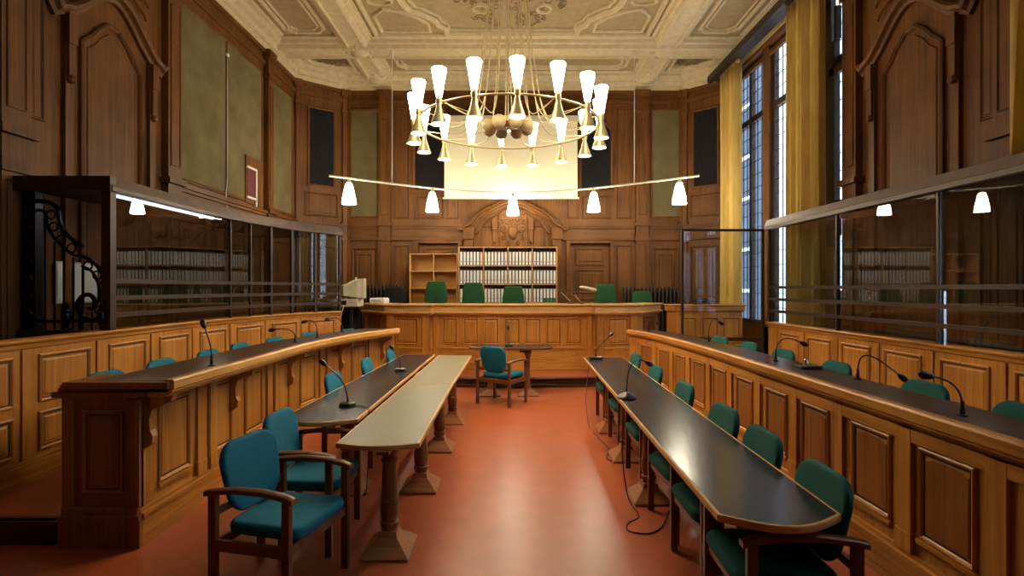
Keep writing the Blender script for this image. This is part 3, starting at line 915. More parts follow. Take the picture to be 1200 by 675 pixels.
# near end panel of that bench
FE = Face([(-3.05, 3.70), (-2.50, 3.70)])
MB().fbox(FE, 0, .52, -.05, 0, 0, 1.02).build('end_board', M['oak_end'], tl)
MB().fbox(FE, 0, .55, 0, .035, 0, .20).fbox(FE, 0, .55, 0, .045, .19, .22).fbox(FE, .02, .53, 0, .03, .22, .27).build('end_plinth', M['oak_end'], tl)
groove(FE, .14, .42, .36, .92, MB().fpanel(FE, .14, .42, .36, .92, BOLs).build('end_panel', M['oak_end'], tl), .026, .008, up=.004)
MB().fbox(FE, .02, .085, 0, .025, .27, 1.0).build('end_strip', M['oak_end'], tl)
MB().fbox(FE, .455, .54, 0, .025, .27, 1.0).fbox(FE, .475, .52, .02, .034, .30, .98).build('end_strip', M['oak_end'], tl)
mb = MB().fbox(FE, -.03, .60, -.30, .05, 1.015, 1.05).fbox(FE, .0, .74, -.30, .03, 1.05, 1.075).fbox(FE, .05, .75, -.30, .06, 1.075, 1.12)
mb.fbox(FE, .02, .06, -.30, .04, 1.05, 1.10)
mb.build('end_cap', M['oak_end'], tl)

rp = []; L = Face(RB).L
yfar = 8.95
Y = 1.42
ps = []
while Y < 8.5:
    ps.append(Y); Y += .62
def s_of_y(F, y):
    best = min(range(201), key=lambda k: abs(F(F.L * k / 200, 0, 0)[1] - y))
    return F.L * best / 200
FRtmp = Face(RB)
rp = []; pil = []
for y in ps:
    a = s_of_y(FRtmp, y + .37)
    if a > .08:
        rp.append((a, a + .37, True)); pil.append(a + .495)
FRB, tr_ = bench('long curved oak bench with darker panels beside the all-black table', RB, 1.07, .05, .42, [], rp, 0, [p for p in pil if p < FRtmp.L - .1], 'oak_field', 0)
FE = Face([(1.90, 8.97), (2.62, 9.10)])
e = MB().prism([(1.93, 8.93), (2.58, 9.05), (2.57, 9.10), (1.92, 8.98)], 0.18, 1.0).build('end_board', M['oak'], tr_)

# ---- judges' bench
JP = [(-3.15, 11.65), (-2.46, 10.70), (-1.60, 10.46), (-1.585, 10.66)] + [(x, 10.52 + .055 * x * x) for x in (-1.45, -1.1, -.7, -.3, .1, .5, .9, 1.3, 1.48)] + [(1.615, 10.66), (1.63, 10.46), (2.46, 10.70), (3.12, 11.65)]
FJ = Face(JP)
JT = 1.435
tj = thing('judges_bench', 'wide bowed oak bench on the podium in front of the tall binder rack', 'bench', (0, 10.6, .178), world=True)
MB().fbox(FJ, 0, FJ.L, -.06, 0, .178, JT - .16).build('front', M['oak'], tj)
MB().fbox(FJ, 0, FJ.L, 0, .05, .178, .36).fbox(FJ, 0, FJ.L, 0, .035, .36, .40).fbox(FJ, 0, FJ.L, 0, .02, .40, .58).fbox(FJ, 0, FJ.L, 0, .04, .565, .60).build('plinth', M['oak_x'], tj)
cop = [(-.65, -.04), (-.65, 0), (.09, 0), (.10, -.02), (.08, -.04), (.06, -.045), (.06, -.14), (.09, -.15), (.09, -.175), (.05, -.195), (.03, -.22), (-.06, -.22), (-.06, -.04)]
MB().loops([[FJ(s, n if n > -.5 else -.35 if (s < .4 or s > FJ.L - .4) else n, JT + z) for n, z in cop] for s in FJ.stations(0, FJ.L)]).build('coping', M['oak_pale'], tj)
def s_of_x(F, x, lo=0, hi=None):
    return min((F.L * k / 800 for k in range(801)), key=lambda s: abs(F(s, 0, 0)[0] - x))
for i in range(7):
    a = s_of_x(FJ, -1.40 + i * .40 + .045); b = s_of_x(FJ, -1.40 + (i + 1) * .40 - .045)
    groove(FJ, a, b, .66, 1.17, MB().fpanel(FJ, a, b, .66, 1.17, BOLs).build('panel', M['oak'], tj), .024, .012, up=.0045)
for x0, x1 in ((-2.26, -1.82), (1.84, 2.26)):
    groove(FJ, s_of_x(FJ, x0), s_of_x(FJ, x1), .66, 1.17, MB().fpanel(FJ, s_of_x(FJ, x0), s_of_x(FJ, x1), .66, 1.17, BOLs).build('panel', M['oak'], tj), .024, .012, up=.0045)
for x in (-2.36, -1.68, -1.49, 1.52, 1.72, 2.36):
    a = s_of_x(FJ, x)
    MB().fbox(FJ, a - .06, a + .06, 0, .035, .178, 1.22).fbox(FJ, a - .07, a + .07, 0, .055, .178, .42).build('pilaster_strip', M['oak'], tj)
for s0, s1 in ((.25, .85), (FJ.L - .85, FJ.L - .25)):
    MB().fpanel(FJ, s0, s1, .66, 1.17, BOLs).build('side_panel', M['oak_end'], tj)

# ---- clerk's bench in front of the far window
tc_ = thing('clerk_bench', 'short panelled oak desk under the far golden curtain', 'desk', (3.8, 10.7, .178), world=True)
FC = Face([(3.10, 10.95), (3.22, 10.72), (4.52, 10.72), (4.62, 10.95), (4.62, 11.5)])
MB().fbox(FC, 0, FC.L, -.05, 0, .178, 1.30).build('front', M['oak'], tc_)
MB().fbox(FC, 0, FC.L, 0, .03, .178, .45).build('plinth', M['oak_x'], tc_)
MB().loops([[FC(s, n, 1.43 + z) for n, z in [(-.25, -.04), (-.25, 0), (.07, 0), (.08, -.02), (.05, -.05), (.05, -.12), (.02, -.15), (-.05, -.15)]] for s in FC.stations(0, FC.L)]).build('coping', M['oak_x'], tc_)
for i in range(3):
    a = .33 + i * .42
    groove(FC, a, a + .34, .62, 1.18, MB().fpanel(FC, a, a + .34, .62, 1.18, BOLs).build('panel', M['oak'], tc_), .024, .012, up=.0045)

# ------------------------------------------------------------------ glass docks
def bars(F, s0, s1, zs, mat, parent, name='guard_bar', r=.022, n=0.0):
    for z in zs:
        MB().fbox(F, s0, s1, n - .015, n + .02, z - r, z + r).build(name, mat, parent)

# left dock follows the partition from Y=5.35
GL = [p for p in PL if p[1] > 5.4]
GL = [(-3.95, 5.35)] + GL
FG = Face(GL)
td = thing('glass_dock', 'dark-framed curved glass dock with scrolled black ironwork at its open end', 'dock', (-3.95, 5.35, 1.335), world=True)
RZ = 2.72
roof = [(x + .06, y) for x, y in GL] + [(-3.5, 10.4), (-4.93, 10.4), (-4.93, 5.30), (-3.89, 5.30)]
MB().prism([(x, y) for x, y in [(-3.93, 5.36)] + GL[1:] + [(-3.4, 10.5), (-4.90, 11.0), (-4.90, 5.36)]], RZ + .02, RZ + .09).build('roof', M['bronze'], td)
fas = [(-.03, -.02), (-.03, .11), (.02, .125), (.06, .02), (.06, -.02)]
MB().loops([[FG(s, n, RZ + z) for n, z in fas] for s in FG.stations(-.03, FG.L)]).build('roof_fascia', M['roofmetal'], td)
MB().box(-4.93, -3.90, 5.30, 5.38, RZ - .02, RZ + .12).build('roof_fascia', M['bronze'], td)
# posts
sj = [0.0, 2.20, 2.62, 3.05, 3.52, 4.10, 4.62]
sj = [0.0] + [s_of_y(FG, y) for y in (7.6, 8.05, 8.5, 8.95, 9.4)] + [FG.L - .02]
MB().fbox(FG, -.02, .06, -.06, .03, 1.335, RZ).build('corner_post', M['bronze'], td)
for i, s in enumerate(sj[1:]):
    r = .012 if i in (0, 1) else .022
    MB().fbox(FG, s - r, s + r, -.025, .012, 1.335, RZ).build('post', M['bronze'], td)
for a, b in zip(sj, sj[1:]):
    g = MB(); st = FG.stations(a + .02, b - .02)
    g.loops([[FG(s, -.014, 1.36), FG(s, -.006, 1.36), FG(s, -.006, RZ), FG(s, -.014, RZ)] for s in st]).build('glass_pane', M['glass'], td)
bars(FG, .02, FG.L, (1.82, 1.65, 1.48), M['bronze'], td)
# low end guard facing the entrance
MB().box(-4.93, -3.95, 5.34, 5.40, 1.29, 1.335).box(-4.93, -4.87, 5.33, 5.40, STEP, RZ).build('end_frame', M['bronze'], td)
MB().box(-4.90, -3.98, 5.35, 5.39, STEP, 1.29).build('end_board', M['windark'], td)
t = thing('fluorescent_tube', 'glowing fluorescent tube under the roof edge of the curved glass dock', 'lamp', (-4.05, 6.5, RZ - .03), world=True)
MB().tube([(-4.03, 5.45 + .1 * i, RZ - .035) for i in range(20)], .016, 8).build('tube', M['tube'], t)
MB().box(-4.06, -4.0, 5.42, 7.38, RZ - .02, RZ + .01).build('batten', M['white'], t)

# right dock
FGR = Face([(4.2, 8.93), (4.2, 1.3)])
td = thing('glass_dock', 'long straight dark-framed glass dock in front of the windows', 'dock', (4.2, 8.93, 1.2), world=True)
MB().box(4.2, 4.46, 1.3, 8.9, RZ + .02, RZ + .09).box(4.46, 4.9, 1.3, 7.8, RZ + .02, RZ + .09).build('roof', M['bronze'], td)
MB().loops([[FGR(s, n, RZ + z) for n, z in [(-.03, -.02), (-.03, .13), (.02, .14), (.05, .04), (.06, .03), (.06, -.02)]] for s in FGR.stations(-.04, FGR.L)]).build('roof_fascia', M['roofmetal'], td)
ysj = [8.93, 7.06, 5.38, 3.6, 1.35]
for i, y in enumerate(ysj):
    s = 8.93 - y; r = .032 if i == 0 else .013
    MB().fbox(FGR, s - r, s + r, -.03, .012, 1.2, RZ).build('post', M['bronze'], td)
    if i: MB().fbox(FGR, s - .03, s + .03, -.055, -.03, 1.2, 1.72).build('steel_stanchion', M['chrome'], td)
for a, b in zip(ysj, ysj[1:]):
    MB().fbox(FGR, 8.93 - a + .02, 8.93 - b - .02, -.014, -.006, 1.22, RZ).build('glass_pane', M['dockglass'], td)
bars(FGR, 0, FGR.L, (1.76, 1.57, 1.38), M['bronze'], td)

# free-standing framed screen closing the gap
t = thing('glass_screen', 'upright framed clear glass screen between the curved bench and the straight dock', 'screen', (3.4, 8.98, .9), world=True)
MB().box(2.78, 2.82, 8.96, 9.0, STEP, 2.72).build('post', M['bronze'], t)
MB().box(4.10, 4.14, 8.96, 9.0, STEP, 2.72).build('post', M['bronze'], t)
MB().box(2.82, 4.10, 8.965, 8.995, 2.68, 2.72).build('top_rail', M['bronze'], t)
MB().box(2.82, 4.10, 8.965, 8.995, .88, .94).build('bottom_rail', M['bronze'], t)
MB().box(2.82, 4.10, 8.976, 8.984, .94, 2.68).build('glass_pane', M['clearglass'], t)

# ironwork in the left dock's end
YI = 5.43
def ip(px, py): return ((px - 600) * YI / 640, YI, 1.75 - (py - 338) * YI / 640)
t = thing('iron_balustrade', 'black wrought-iron stair balustrade with a spiral scroll inside the curved dock', 'balustrade', (-4.4, YI, STEP), world=True)
outer = [(46, 236), (58, 238), (68, 246), (71, 262), (80, 277), (97, 290)]
outer2 = [(92, 300), (108, 306), (121, 322), (128, 342), (126, 360), (117, 372), (104, 375), (94, 368), (91, 357), (96, 348), (105, 346), (111, 352), (110, 360), (104, 362)]
inn = [(44, 246), (53, 250), (57, 268), (68, 284), (84, 298), (92, 301)]
inn2 = [(96, 312), (107, 318), (114, 330), (117, 345), (114, 356), (107, 364)]
for pth, r in ((outer, .022), (inn, .016), (outer2, .022), (inn2, .014)):
    MB().tube(curve3([ip(*p) for p in pth], 5), r, 8).build('scroll_rail', M['iron'], t, smooth=True)
for (cx, cy, rr) in ((60, 252, 5), (63, 266, 5), (72, 281, 5), (84, 291, 5), (103, 312, 5), (114, 323, 5), (120, 336, 5), (121, 350, 5), (115, 364, 4)):
    MB().tube([ip(cx + rr * math.cos(a), cy + rr * math.sin(a)) for a in [k * PI / 6 for k in range(12)]], .009, 6, closed=True).build('ring', M['iron'], t, smooth=True)
for px, y0 in ((16, 216), (26, 216), (53, 252), (64, 284), (75, 292), (86, 302), (97, 314), (108, 366), (118, 372), (126, 374)):
    b = ip(px, 338)
    MB().tube([(b[0], YI, ip(px, y0)[2]), (b[0], YI, STEP)], .011, 8).build('bar', M['iron'], t, smooth=True)
b = ip(38, 338)[0]
MB().box(b - .065, b + .065, YI - .045, YI + .045, STEP, 2.70).build('newel_post', M['iron'], t)
for k in range(9):
    z = 1.15 + k * .17
    MB().tube(curve3([(b + .04 * math.cos(a), YI - .055, z + .05 * math.sin(a)) for a in [j * .9 for j in range(7)]], 3), .010, 5).build('leaf_scroll', M['iron'], t, smooth=True)
for z in (1.42, 1.20): MB().tube([(-4.85, YI, z), (-4.02, YI, z)], .016, 8).build('rail', M['iron'], t, smooth=True)
for px in (88, 128):
    p = ip(px, 372)
    MB().lathe([(.012, -.1), (.03, -.06), (.045, 0), (.03, .05), (.05, .06), (.02, .09), (.025, .11), (.004, .15)], (p[0], YI - .10, p[2]), 14).tube([(p[0], YI - .10, p[2] - .1), (p[0], YI, p[2] - .14)], .014, 6).build('finial', M['iron'], t, smooth=True)
t = thing('notice_sheet', 'pale blank sheet fixed to the panelling behind the iron scroll', 'notice', (-4.93, 6.2, 1.8), world=True)
MB().box(-4.915, -4.905, 5.9, 6.45, 1.60, 2.02).build('sheet', M['white'], t)
MB().box(-4.925, -4.915, 5.88, 6.47, 1.58, 2.04).build('backing', M['beige_plastic'], t)

# framed maroon board and cord on the left wall
t = thing('framed_board', 'small maroon board with white edging on the olive wall cloth', 'board', (-4.93, 10.4, 3.5), world=True)
MB().box(-4.935, -4.91, 10.08, 10.72, 3.34, 4.22).build('board', M['walnut'], t)
MB().box(-4.91, -4.90, 10.12, 10.44, 3.46, 3.98).build('sheet', M['maroon'], t)
mb = MB().box(-4.91, -4.885, 10.10, 10.48, 3.98, 4.02).box(-4.91, -4.885, 10.44, 10.48, 3.30, 3.98).box(-4.91, -4.885, 10.10, 10.48, 3.42, 3.46)
mb.build('edging', M['white'], t)
t = thing('wall_cord', 'thin pale cord hanging down the olive wall cloth', 'cord', (-4.92, 9.43, 3.0), world=True)
MB().tube(curve3([(-4.925, 9.44, 5.75), (-4.92, 9.44, 4.5), (-4.92, 9.43, 3.6), (-4.90, 9.36, 3.35), (-4.90, 9.40, 3.1), (-4.90, 9.46, 2.9)], 8), .009, 6).build('cord', M['white'], t, smooth=True)
MB().box(-4.94, -4.90, 9.41, 9.47, 5.75, 5.80).build('cord_clip', M['white'], t)

# ------------------------------------------------------------------ curtains
def curtain(label, x, y0, y1, z0, z1, folds, flare=0.0, sheer=False):
    t = thing('curtain', label, 'curtain', (x, (y0 + y1) / 2, z0), world=True)
    n = folds * 10
    ls = []
    rnd = random.Random(int(y0 * 10)); ph = [rnd.random() * 6 for _ in range(3)]
    for k in range(13):
        v = k / 12
        row = []
        for i in range(n + 1):
            u = i / n
            a = u * folds * 2 * PI
            d = .080 * math.sin(a + .4 * math.sin(3 * v + ph[0])) + .018 * math.sin(2.3 * a + ph[1] + v)
            yy = y0 + (y1 - y0) * u + flare * (1 - v) * (u - .5)
            row.append((x + d, yy + .012 * math.cos(a), z0 + (z1 - z0) * v))
        ls.append(row)
    m = MB(); m.loops(ls, closed_loop=False, cap0=False, cap1=False)
    o = m.build('drape', M['curtain'], t, smooth=True)
    s = o.modifiers.new('thickness', 'SOLIDIFY'); s.thickness = .004
    MB().box(x - .03, x + .03, y0, y1, z1 - .02, z1 + .05).build('heading_tape', M['curtain'], t)
curtain('golden curtain at the far end of the windows, above the short desk', 4.60, 11.08, 11.92, .6, 6.36, 5)
curtain('golden curtain between the two leaded windows, behind the straight dock', 4.60, 8.15, 9.02, .6, 6.36, 6)
curtain('golden curtain closest to the camera, cut by the photo edge', 4.60, 4.18, 4.92, 2.85, 6.36, 5, .22)
struct('trim_curtain_rail', MB().box(4.50, 4.68, 3.5, 12.3, 6.40, 6.46).box(4.40, 4.50, 3.5, 12.3, 6.36, 6.50), M['windark'])

# ------------------------------------------------------------------ projection screen, radiators, racks
t = thing('projection_screen', 'ivory projection screen lowered in front of the back wall', 'screen', (0, 12.95, 3.85), world=True)
MB().box(-1.60, 1.55, 12.935, 12.945, 3.90, 5.70).build('cloth', M['screen'], t)
MB().tube([(-1.64, 12.94, 3.88), (1.59, 12.94, 3.88)], .022, 10).build('bottom_bar', M['screen'], t, smooth=True)
MB().box(-1.72, 1.67, 12.88, 13.0, 5.68, 5.82).build('case', M['trackmetal'], t)
for X in (-1.5, 1.45): MB().box(X - .02, X + .02, 12.98, 13.2, 5.72, 5.78).build('bracket', M['trackmetal'], t)

def radiator(label, x0, x1, z0, z1, y):
    t = thing('radiator', label, 'radiator', ((x0 + x1) / 2, y, z0), world=True)
    n = int((x1 - x0) / .085)
    for i in range(n):
        x = x0 + (i + .5) * (x1 - x0) / n
        m = MB().tube([(x, y - .05, z0 + .08), (x, y - .06, z0 + .2), (x, y - .06, z1 - .1), (x, y - .03, z1 - .02), (x, y + .03, z1 - .02), (x, y + .06, z1 - .1), (x, y + .06, z0 + .1)], .022, 6)
        m.box(x - .008, x + .008, y - .05, y + .05, z0 + .1, z1 - .05)
        m.build('column', M['radiator'], t, smooth=True)
    MB().box(x0 + .02, x1 - .02, y - .02, y + .02, z0 + .08, z0 + .13).box(x0 + .02, x1 - .02, y - .02, y + .02, z1 - .14, z1 - .09).build('header', M['radiator'], t)
    for x in (x0 + .06, x1 - .06): MB().box(x - .02, x + .02, y - .05, y + .05, z0, z0 + .12).build('foot', M['radiator'], t)
radiator('dark ribbed radiator behind the old computer', -3.92, -2.55, .178, 1.83, 13.0)
radiator('dark ribbed radiator behind the end green chair', 2.62, 3.98, .178, 1.78, 13.0)

def rack(label, x0, y0, bays, bw, z0, rows, pitch, depth, top_extra=.02):
    t = thing('shelf_rack', label, 'shelf', (x0, y0, z0), world=True)
    w = bays * bw; h = rows * pitch + top_extra
    for i in range(bays + 1):
        x = x0 + i * bw
        MB().box(x - .012, x + .012, y0, y0 + depth, z0, z0 + h).build('upright', M['oak_pale'], t)
    for k in range(rows + 1):
        z = z0 + k * pitch
        for i in range(bays):
            MB().box(x0 + i * bw + .012, x0 + (i + 1) * bw - .012, y0 + .004, y0 + depth - .01, z, z + .02).build('shelf', M['oak_pale'], t)
    MB().box(x0, x0 + w, y0 + depth - .01, y0 + depth, z0, z0 + h).build('back_board', M['oak_pale'], t)
BX, BW_, PZ, RY = -1.22, .5625, .425, 12.55
rack('tall oak rack full of white binders behind the judges\' bench', BX, RY, 4, BW_, .55, 5, PZ, .32)
rack('lower empty oak rack beside the binder-filled rack', -2.36, 12.62, 2, .545, .55, 5, .395, .32)

# lever-arch binders: three rows in view
def make_binder():
    t = thing('binder', '', 'binder')
    MB().box(-.036, .036, .0, .28, 0, .318).build('cover', M['black_plastic'], t, bevel=.003)
    MB().box(-.0245, .0245, -.003, .0, .008, .310).build('spine_label', M['white'], t)
    MB().lathe([(.011, 0), (.011, .003), (.007, .003)], (0, -.003, .085), 10, Matrix.Rotation(PI / 2, 3, 'X')).build('finger_hole', M['black_plastic'], t)
    return t
bi = make_binder()
ORD = ['first', 'second', 'third', 'fourth', 'fifth', 'sixth', 'seventh']
ROW = {4: 'top shelf', 3: 'second shelf down', 2: 'third shelf down'}
gl = None
used = False
rnd = random.Random(3)
for row in (4, 3, 2):
    for bay in range(4):
        skip = {(4, 3): 1, (3, 1): 2, (3, 2): 1, (2, 1): 3}.get((row, bay))
        n = 0
        for k in range(7):
            x = BX + bay * BW_ + .012 + .042 + k * .0765
            if k == skip and False: continue
            loc = (x, RY + .02 + rnd.random() * .008, .55 + row * PZ + .0205)
            lab = 'white binder, %s from the left in bay %s, %s of tall rack' % (ORD[k], ['one', 'two', 'three', 'four'][bay], ROW[row])
            grp = 'binders on the %s of the tall rack' % ROW[row]
            if not used:
                bi.location = loc; bi['label'] = lab; bi['group'] = grp; used = True; o = bi
            else:
                o = dup(bi, loc, 0, lab, grp)
            if row == 2 and bay == 3 and k >= 3:
                if gl is None:
                    gl = MB().box(-.0245, .0245, -.0045, -.003, .008, .10).build('green_label', M['greenlabel'], o, label='green label')
                else:
                    g = gl.copy(); C.objects.link(g); g.parent = o
                o['label'] = lab.replace('white', 'green-footed white')

# ------------------------------------------------------------------ chairs
def make_armchair(cloth, arms=True):
    t = thing('armchair', '', 'chair')
    # seat
    so = [(x, y) for x, y in cap_outline(.48, .47, .07, 5, -.18)]
    pillow(MB(), so, .075, lambda u, v, tt: (u, v, .435 + tt - .018 * max(0, (v - .12)) / .15), .03).build('seat', cloth, t, smooth=True) if False else None
    mb = pillow(MB(), so, .075, lambda u, v, tt: (u * (1 + .12 * (v + .18)), v, .435 + tt), .03)
    mb.build('seat', cloth, t, smooth=True)
    # backrest: rounded slab, bowed in plan, leaning
    bo = cap_outline(.47, .40, .12, 6, .48)
    def fb(u, v, tt):
        k = (v - .48) / .40
        wv = 1.0 - .16 * (1 - min(1, max(0, k * 1.6)))
        x = u * wv
        return (x, -.215 - .10 * k ** 1.2 if k > 0 else -.215, v) if False else (x, -.165 - .070 * max(0, k) + .20 * x * x + tt, v)
    pillow(MB(), bo, .045, fb, .02).build('backrest', cloth, t, smooth=True)
    w = M['chairwood']
    for g in (-1, 1):
        MB().prism([(g * .275, .225), (g * .310, .225), (g * .310, .270), (g * .275, .270)], 0, .635).build('leg', w, t, bevel=.004)
        MB().prism([(g * .275, -.225), (g * .310, -.225), (g * .310, -.178), (g * .275, -.178)], 0, .655).build('leg', w, t, bevel=.004)
        MB().box(min(g * .278, g * .306), max(g * .278, g * .306), -.18, .23, .335, .395).build('side_rail', w, t, bevel=.003)
        # armrest: bent flat bar
        pts = [(-.245, .640), (-.19, .652), (-.05, .668), (.12, .668), (.24, .652), (.292, .636)]
        ls = []
        for y, z in pts:
            hw = .026
            ls.append([(g * .292 - hw, y, z - .012), (g * .292 + hw, y, z - .012), (g * .292 + hw, y, z + .010), (g * .292 + hw * .6, y, z + .016), (g * .292 - hw * .6, y, z + .016), (g * .292 - hw, y, z + .010)])
        MB().loops(ls).build('armrest', w, t, smooth=True)
    MB().box(-.275, .275, .225, .255, .335, .390).build('front_rail', w, t, bevel=.003)
    MB().box(-.275, .275, -.21, -.185, .335, .390).build('rear_rail', w, t, bevel=.003)
    MB().box(-.275, -.17, -.205, -.185, .52, .56).build('back_bracket', w, t)
    MB().box(.17, .275, -.205, -.185, .52, .56).build('back_bracket', w, t)
    return t

chT = make_armchair(M['teal'])
chD = make_armchair(M['dteal'])
first = {'T': True, 'D': True}
def chair(kind, x, y, deg, label, group, z=0.0):
    src = chT if kind == 'T' else chD
    rz = math.radians(deg)
    if first[kind]:
        first[kind] = False
        src.location = (x, y, z); src.rotation_euler = (0, 0, rz); src['label'] = label; src['group'] = group
        return src
    return dup(src, (x, y, z), rz, label, group)
G1 = 'teal armchairs at the pair of long tables'
chair('T', -1.35, 3.19, -103, 'teal armchair with whole near armrest in view, standing free before the curved bench end', G1)
chair('T', -1.43, 3.86, -92, 'teal armchair with its back against the rounded end of the dark table', G1)
chair('T', -1.62, 5.60, -90, 'teal chair behind the dark table, next beyond its near microphone', G1)
chair('T', -1.58, 6.75, -88, 'teal chair behind the dark table, level with its far microphone', G1)
chair('T', -1.52, 7.80, -88, 'teal chair at the far corner of the dark table, by the podium', G1)
G2 = 'dark green chairs tucked under the long black table'
for x, y, d, l in ((1.30, 2.66, 88, 'green armchair at the rounded end of the black table, its armrest lowest in the photo'),
                   (1.33, 3.36, 90, 'green chair at the black table overlapped by the free-standing backrest behind it'),
                   (1.355, 4.03, 92, 'green chair at the black table with a full squarish backrest showing, beyond the overlapped one'),
                   (1.375, 5.02, 90, 'green chair at the black table beside the large-domed microphone'),
                   (1.40, 6.13, 90, 'green chair at the black table between the large-domed and the far microphone'),
                   (1.43, 7.25, 90, 'green chair at the far end of the black table by the far microphone')):
    chair('D', x, y, d, l, G2)
chair('T', -.17, 8.32, -34, 'dark teal armchair seen from behind at the small central table', 'armchair at the central table')
G3 = 'teal chairs behind the corbelled bench'
ordl = ['nearest the bench end', 'second from the bench end', 'third from the bench end', 'fourth from the bench end', 'fifth from the bench end', 'sixth from the bench end', 'last before the computer desk']
for (x, y, d), l in zip(((-3.22, 4.62, -90), (-3.26, 5.42, -90), (-3.24, 6.22, -90), (-3.28, 7.02, -92), (-3.18, 7.80, -98), (-3.02, 8.66, -106), (-2.62, 9.32, -112)), ordl):
    chair('T', x, y, d, 'teal chair in the row behind the corbelled bench, ' + l, G3, STEP)
G4 = 'dark green chairs behind the bench beside the black table'
for (x, y, d), l in zip(((2.90, 3.30, 90), (2.90, 4.12, 90), (2.90, 5.24, 90), (2.92, 6.30, 92), (2.90, 7.15, 94), (2.82, 7.95, 98)),
                        ('cut by the photo edge', 'between the two crossing microphones', 'third from the photo edge', 'beside the bent microphone half way along', 'second before the glass screen', 'just in front of the glass screen')):
    chair('D', x, y, d, 'dark green chair before the straight dock, ' + l, G4, STEP)

def judge_chair(x, y, zt, label, w=.50, first=None):
    t = thing('judge_chair', label, 'chair', (x, y, .55), 0, 'green high-backed chairs on the podium')
    h = zt - .55
    bo = [(-.20 * w / .5, h - .50), (-.245 * w / .5, h - .52) if False else (-.25 * w / .5, h - .45), (-.235 * w / .5, h - .2), (-.20 * w / .5, h - .04), (-.17 * w / .5, h), (.17 * w / .5, h), (.20 * w / .5, h - .04), (.235 * w / .5, h - .2), (.25 * w / .5, h - .45), (.20 * w / .5, h - .50)]
    pillow(MB(), bo, .09, lambda u, v, tt: (u, .22 + .10 * (v - h + .5) + .3 * u * u + tt, v), .03).build('backrest', M['green'], t, smooth=True)
    MB().box(-.17 * w / .5, .17 * w / .5, .196 + .02, .215, h - .262, h - .256).build('back_seam', M['green'], t)
    pillow(MB(), cap_outline(.48, .46, .08, 5, -.24), .09, lambda u, v, tt: (u, v, .43 + tt), .035).build('seat', M['green'], t, smooth=True)
    MB().lathe([(.03, .05), (.03, .2), (.022, .2), (.022, .39), (.06, .39)], (0, 0, 0), 14).build('column', M['chrome'], t, smooth=True)
    for k in range(5):
        a = k * 2 * PI / 5 + .3
        MB().tube([(0, 0, .09), (.28 * math.cos(a), .28 * math.sin(a), .06), (.29 * math.cos(a), .29 * math.sin(a), .0)], .018, 8).build('leg', M['black_plastic'], t, smooth=True)
    MB().box(-.03, .03, .18, .27, .38, h - .4).build('back_bracket', M['black_plastic'], t)
    return t
judge_chair(-1.68, 11.85, 1.90, 'tall green chair in front of the empty rack')
judge_chair(-.86, 11.85, 1.87, 'tall green chair overlapping the first bay of the binder rack')
judge_chair(.03, 11.85, 1.79, 'lower green chair in front of the middle of the binder rack')
judge_chair(2.07, 11.85, 1.84, 'green chair beside the jointed desk lamp')
judge_chair(2.92, 12.0, 1.68, 'lowest green chair in front of the radiator, at the end of the podium')
t = thing('office_chair', 'black rounded office chair between the radiator and the judges\' bench', 'chair', (-2.62, 12.0, .55), 0)
pillow(MB(), cap_outline(.52, .60, .2, 6, .62), .08, lambda u, v, tt: (u, .22 + .4 * u * u + tt, v), .03).build('backrest', M['dark_cloth'], t, smooth=True)
pillow(MB(), cap_outline(.48, .46, .1, 5, -.24), .08, lambda u, v, tt: (u, v, .45 + tt), .03).build('seat', M['dark_cloth'], t, smooth=True)
MB().lathe([(.25, 0), (.25, .04), (.03, .08), (.03, .42)], (0, 0, 0), 16).build('base', M['black_plastic'], t, smooth=True)
MB().box(-.03, .03, .2, .27, .42, .8).build('back_bracket', M['black_plastic'], t)

# ------------------------------------------------------------------ tables
def pedestal(parent, X, Y, ztop, mat=None, pale=True):
    """turned column on a square pyramid foot; coordinates in world"""
    m = M['pedwood']
    mb = MB()
    def ring(h, z, hy=None): hy = hy or h * 1.15; return [(X - h, Y - hy, z), (X + h, Y - hy, z), (X + h, Y + hy, z), (X - h, Y + hy, z)]
    mb.loops([ring(.155, 0), ring(.155, .018), ring(.064, .105, .07), ring(.056, .14, .06)])
    f = mb.build('foot', M['pedfoot'], parent)
    for gx, gy in ((.11, .12), (.11, -.12)):
        MB().ball((X + gx, Y + gy * .9, .040), .008, 8, 6).build('screw', M['chrome'], f, smooth=True)
    s = ztop - .05
    prof = [(.050, .12), (.056, .135), (.050, .15), (.060, .165), (.062, .19), (.046, .20), (.054, .21), (.058, .225), (.062, .26), (.063, .32), (.056, .335), (.060, .345), (.056, .355), (.052, .45), (.046, s - .10), (.056, s - .095), (.056, s - .075), (.044, s - .07), (.052, s - .045), (.060, s - .03), (.060, s)]
    MB().lathe(prof, (X, Y, 0), 22).build('column', m, parent, smooth=True)
    MB().box(X - .04, X + .04, Y - .20, Y + .20, s, s + .02).build('bearer', m, parent)

def strip_table(name, label, top, ztop, peds, mat, edge, group):
    cx = sum(p[0] for p in top) / len(top); cy = sum(p[1] for p in top) / len(top)
    t = thing(name, label, 'table', (cx, cy, 0), world=True, group=group)
    ins = offset_poly(top, .018)
    MB().prism(ins, ztop - .012, ztop).build('table_surface', mat, t)
    def lev(d, z): return [(x, y, z) for x, y in offset_poly(top, d)]
    MB().loops([lev(.03, ztop - .034), lev(.004, ztop - .034), lev(0, ztop - .026), lev(0, ztop - .008), lev(.004, ztop - .001), lev(.018, ztop - .001), lev(.018, ztop - .02)], cap0=True, cap1=True).build('edge_band', edge, t)
    MB().prism(offset_poly(top, .16), ztop - .05, ztop - .034).build('under_frame', M['chairwood'], t)
    for X, Y in peds: pedestal(t, X, Y, ztop)
    return t
def near_arc(xl, xr, y, bul, yl=None, n=9):
    return [(xl + (xr - xl) * k / n, y - bul * math.sin(PI * k / n)) for k in range(n + 1)]
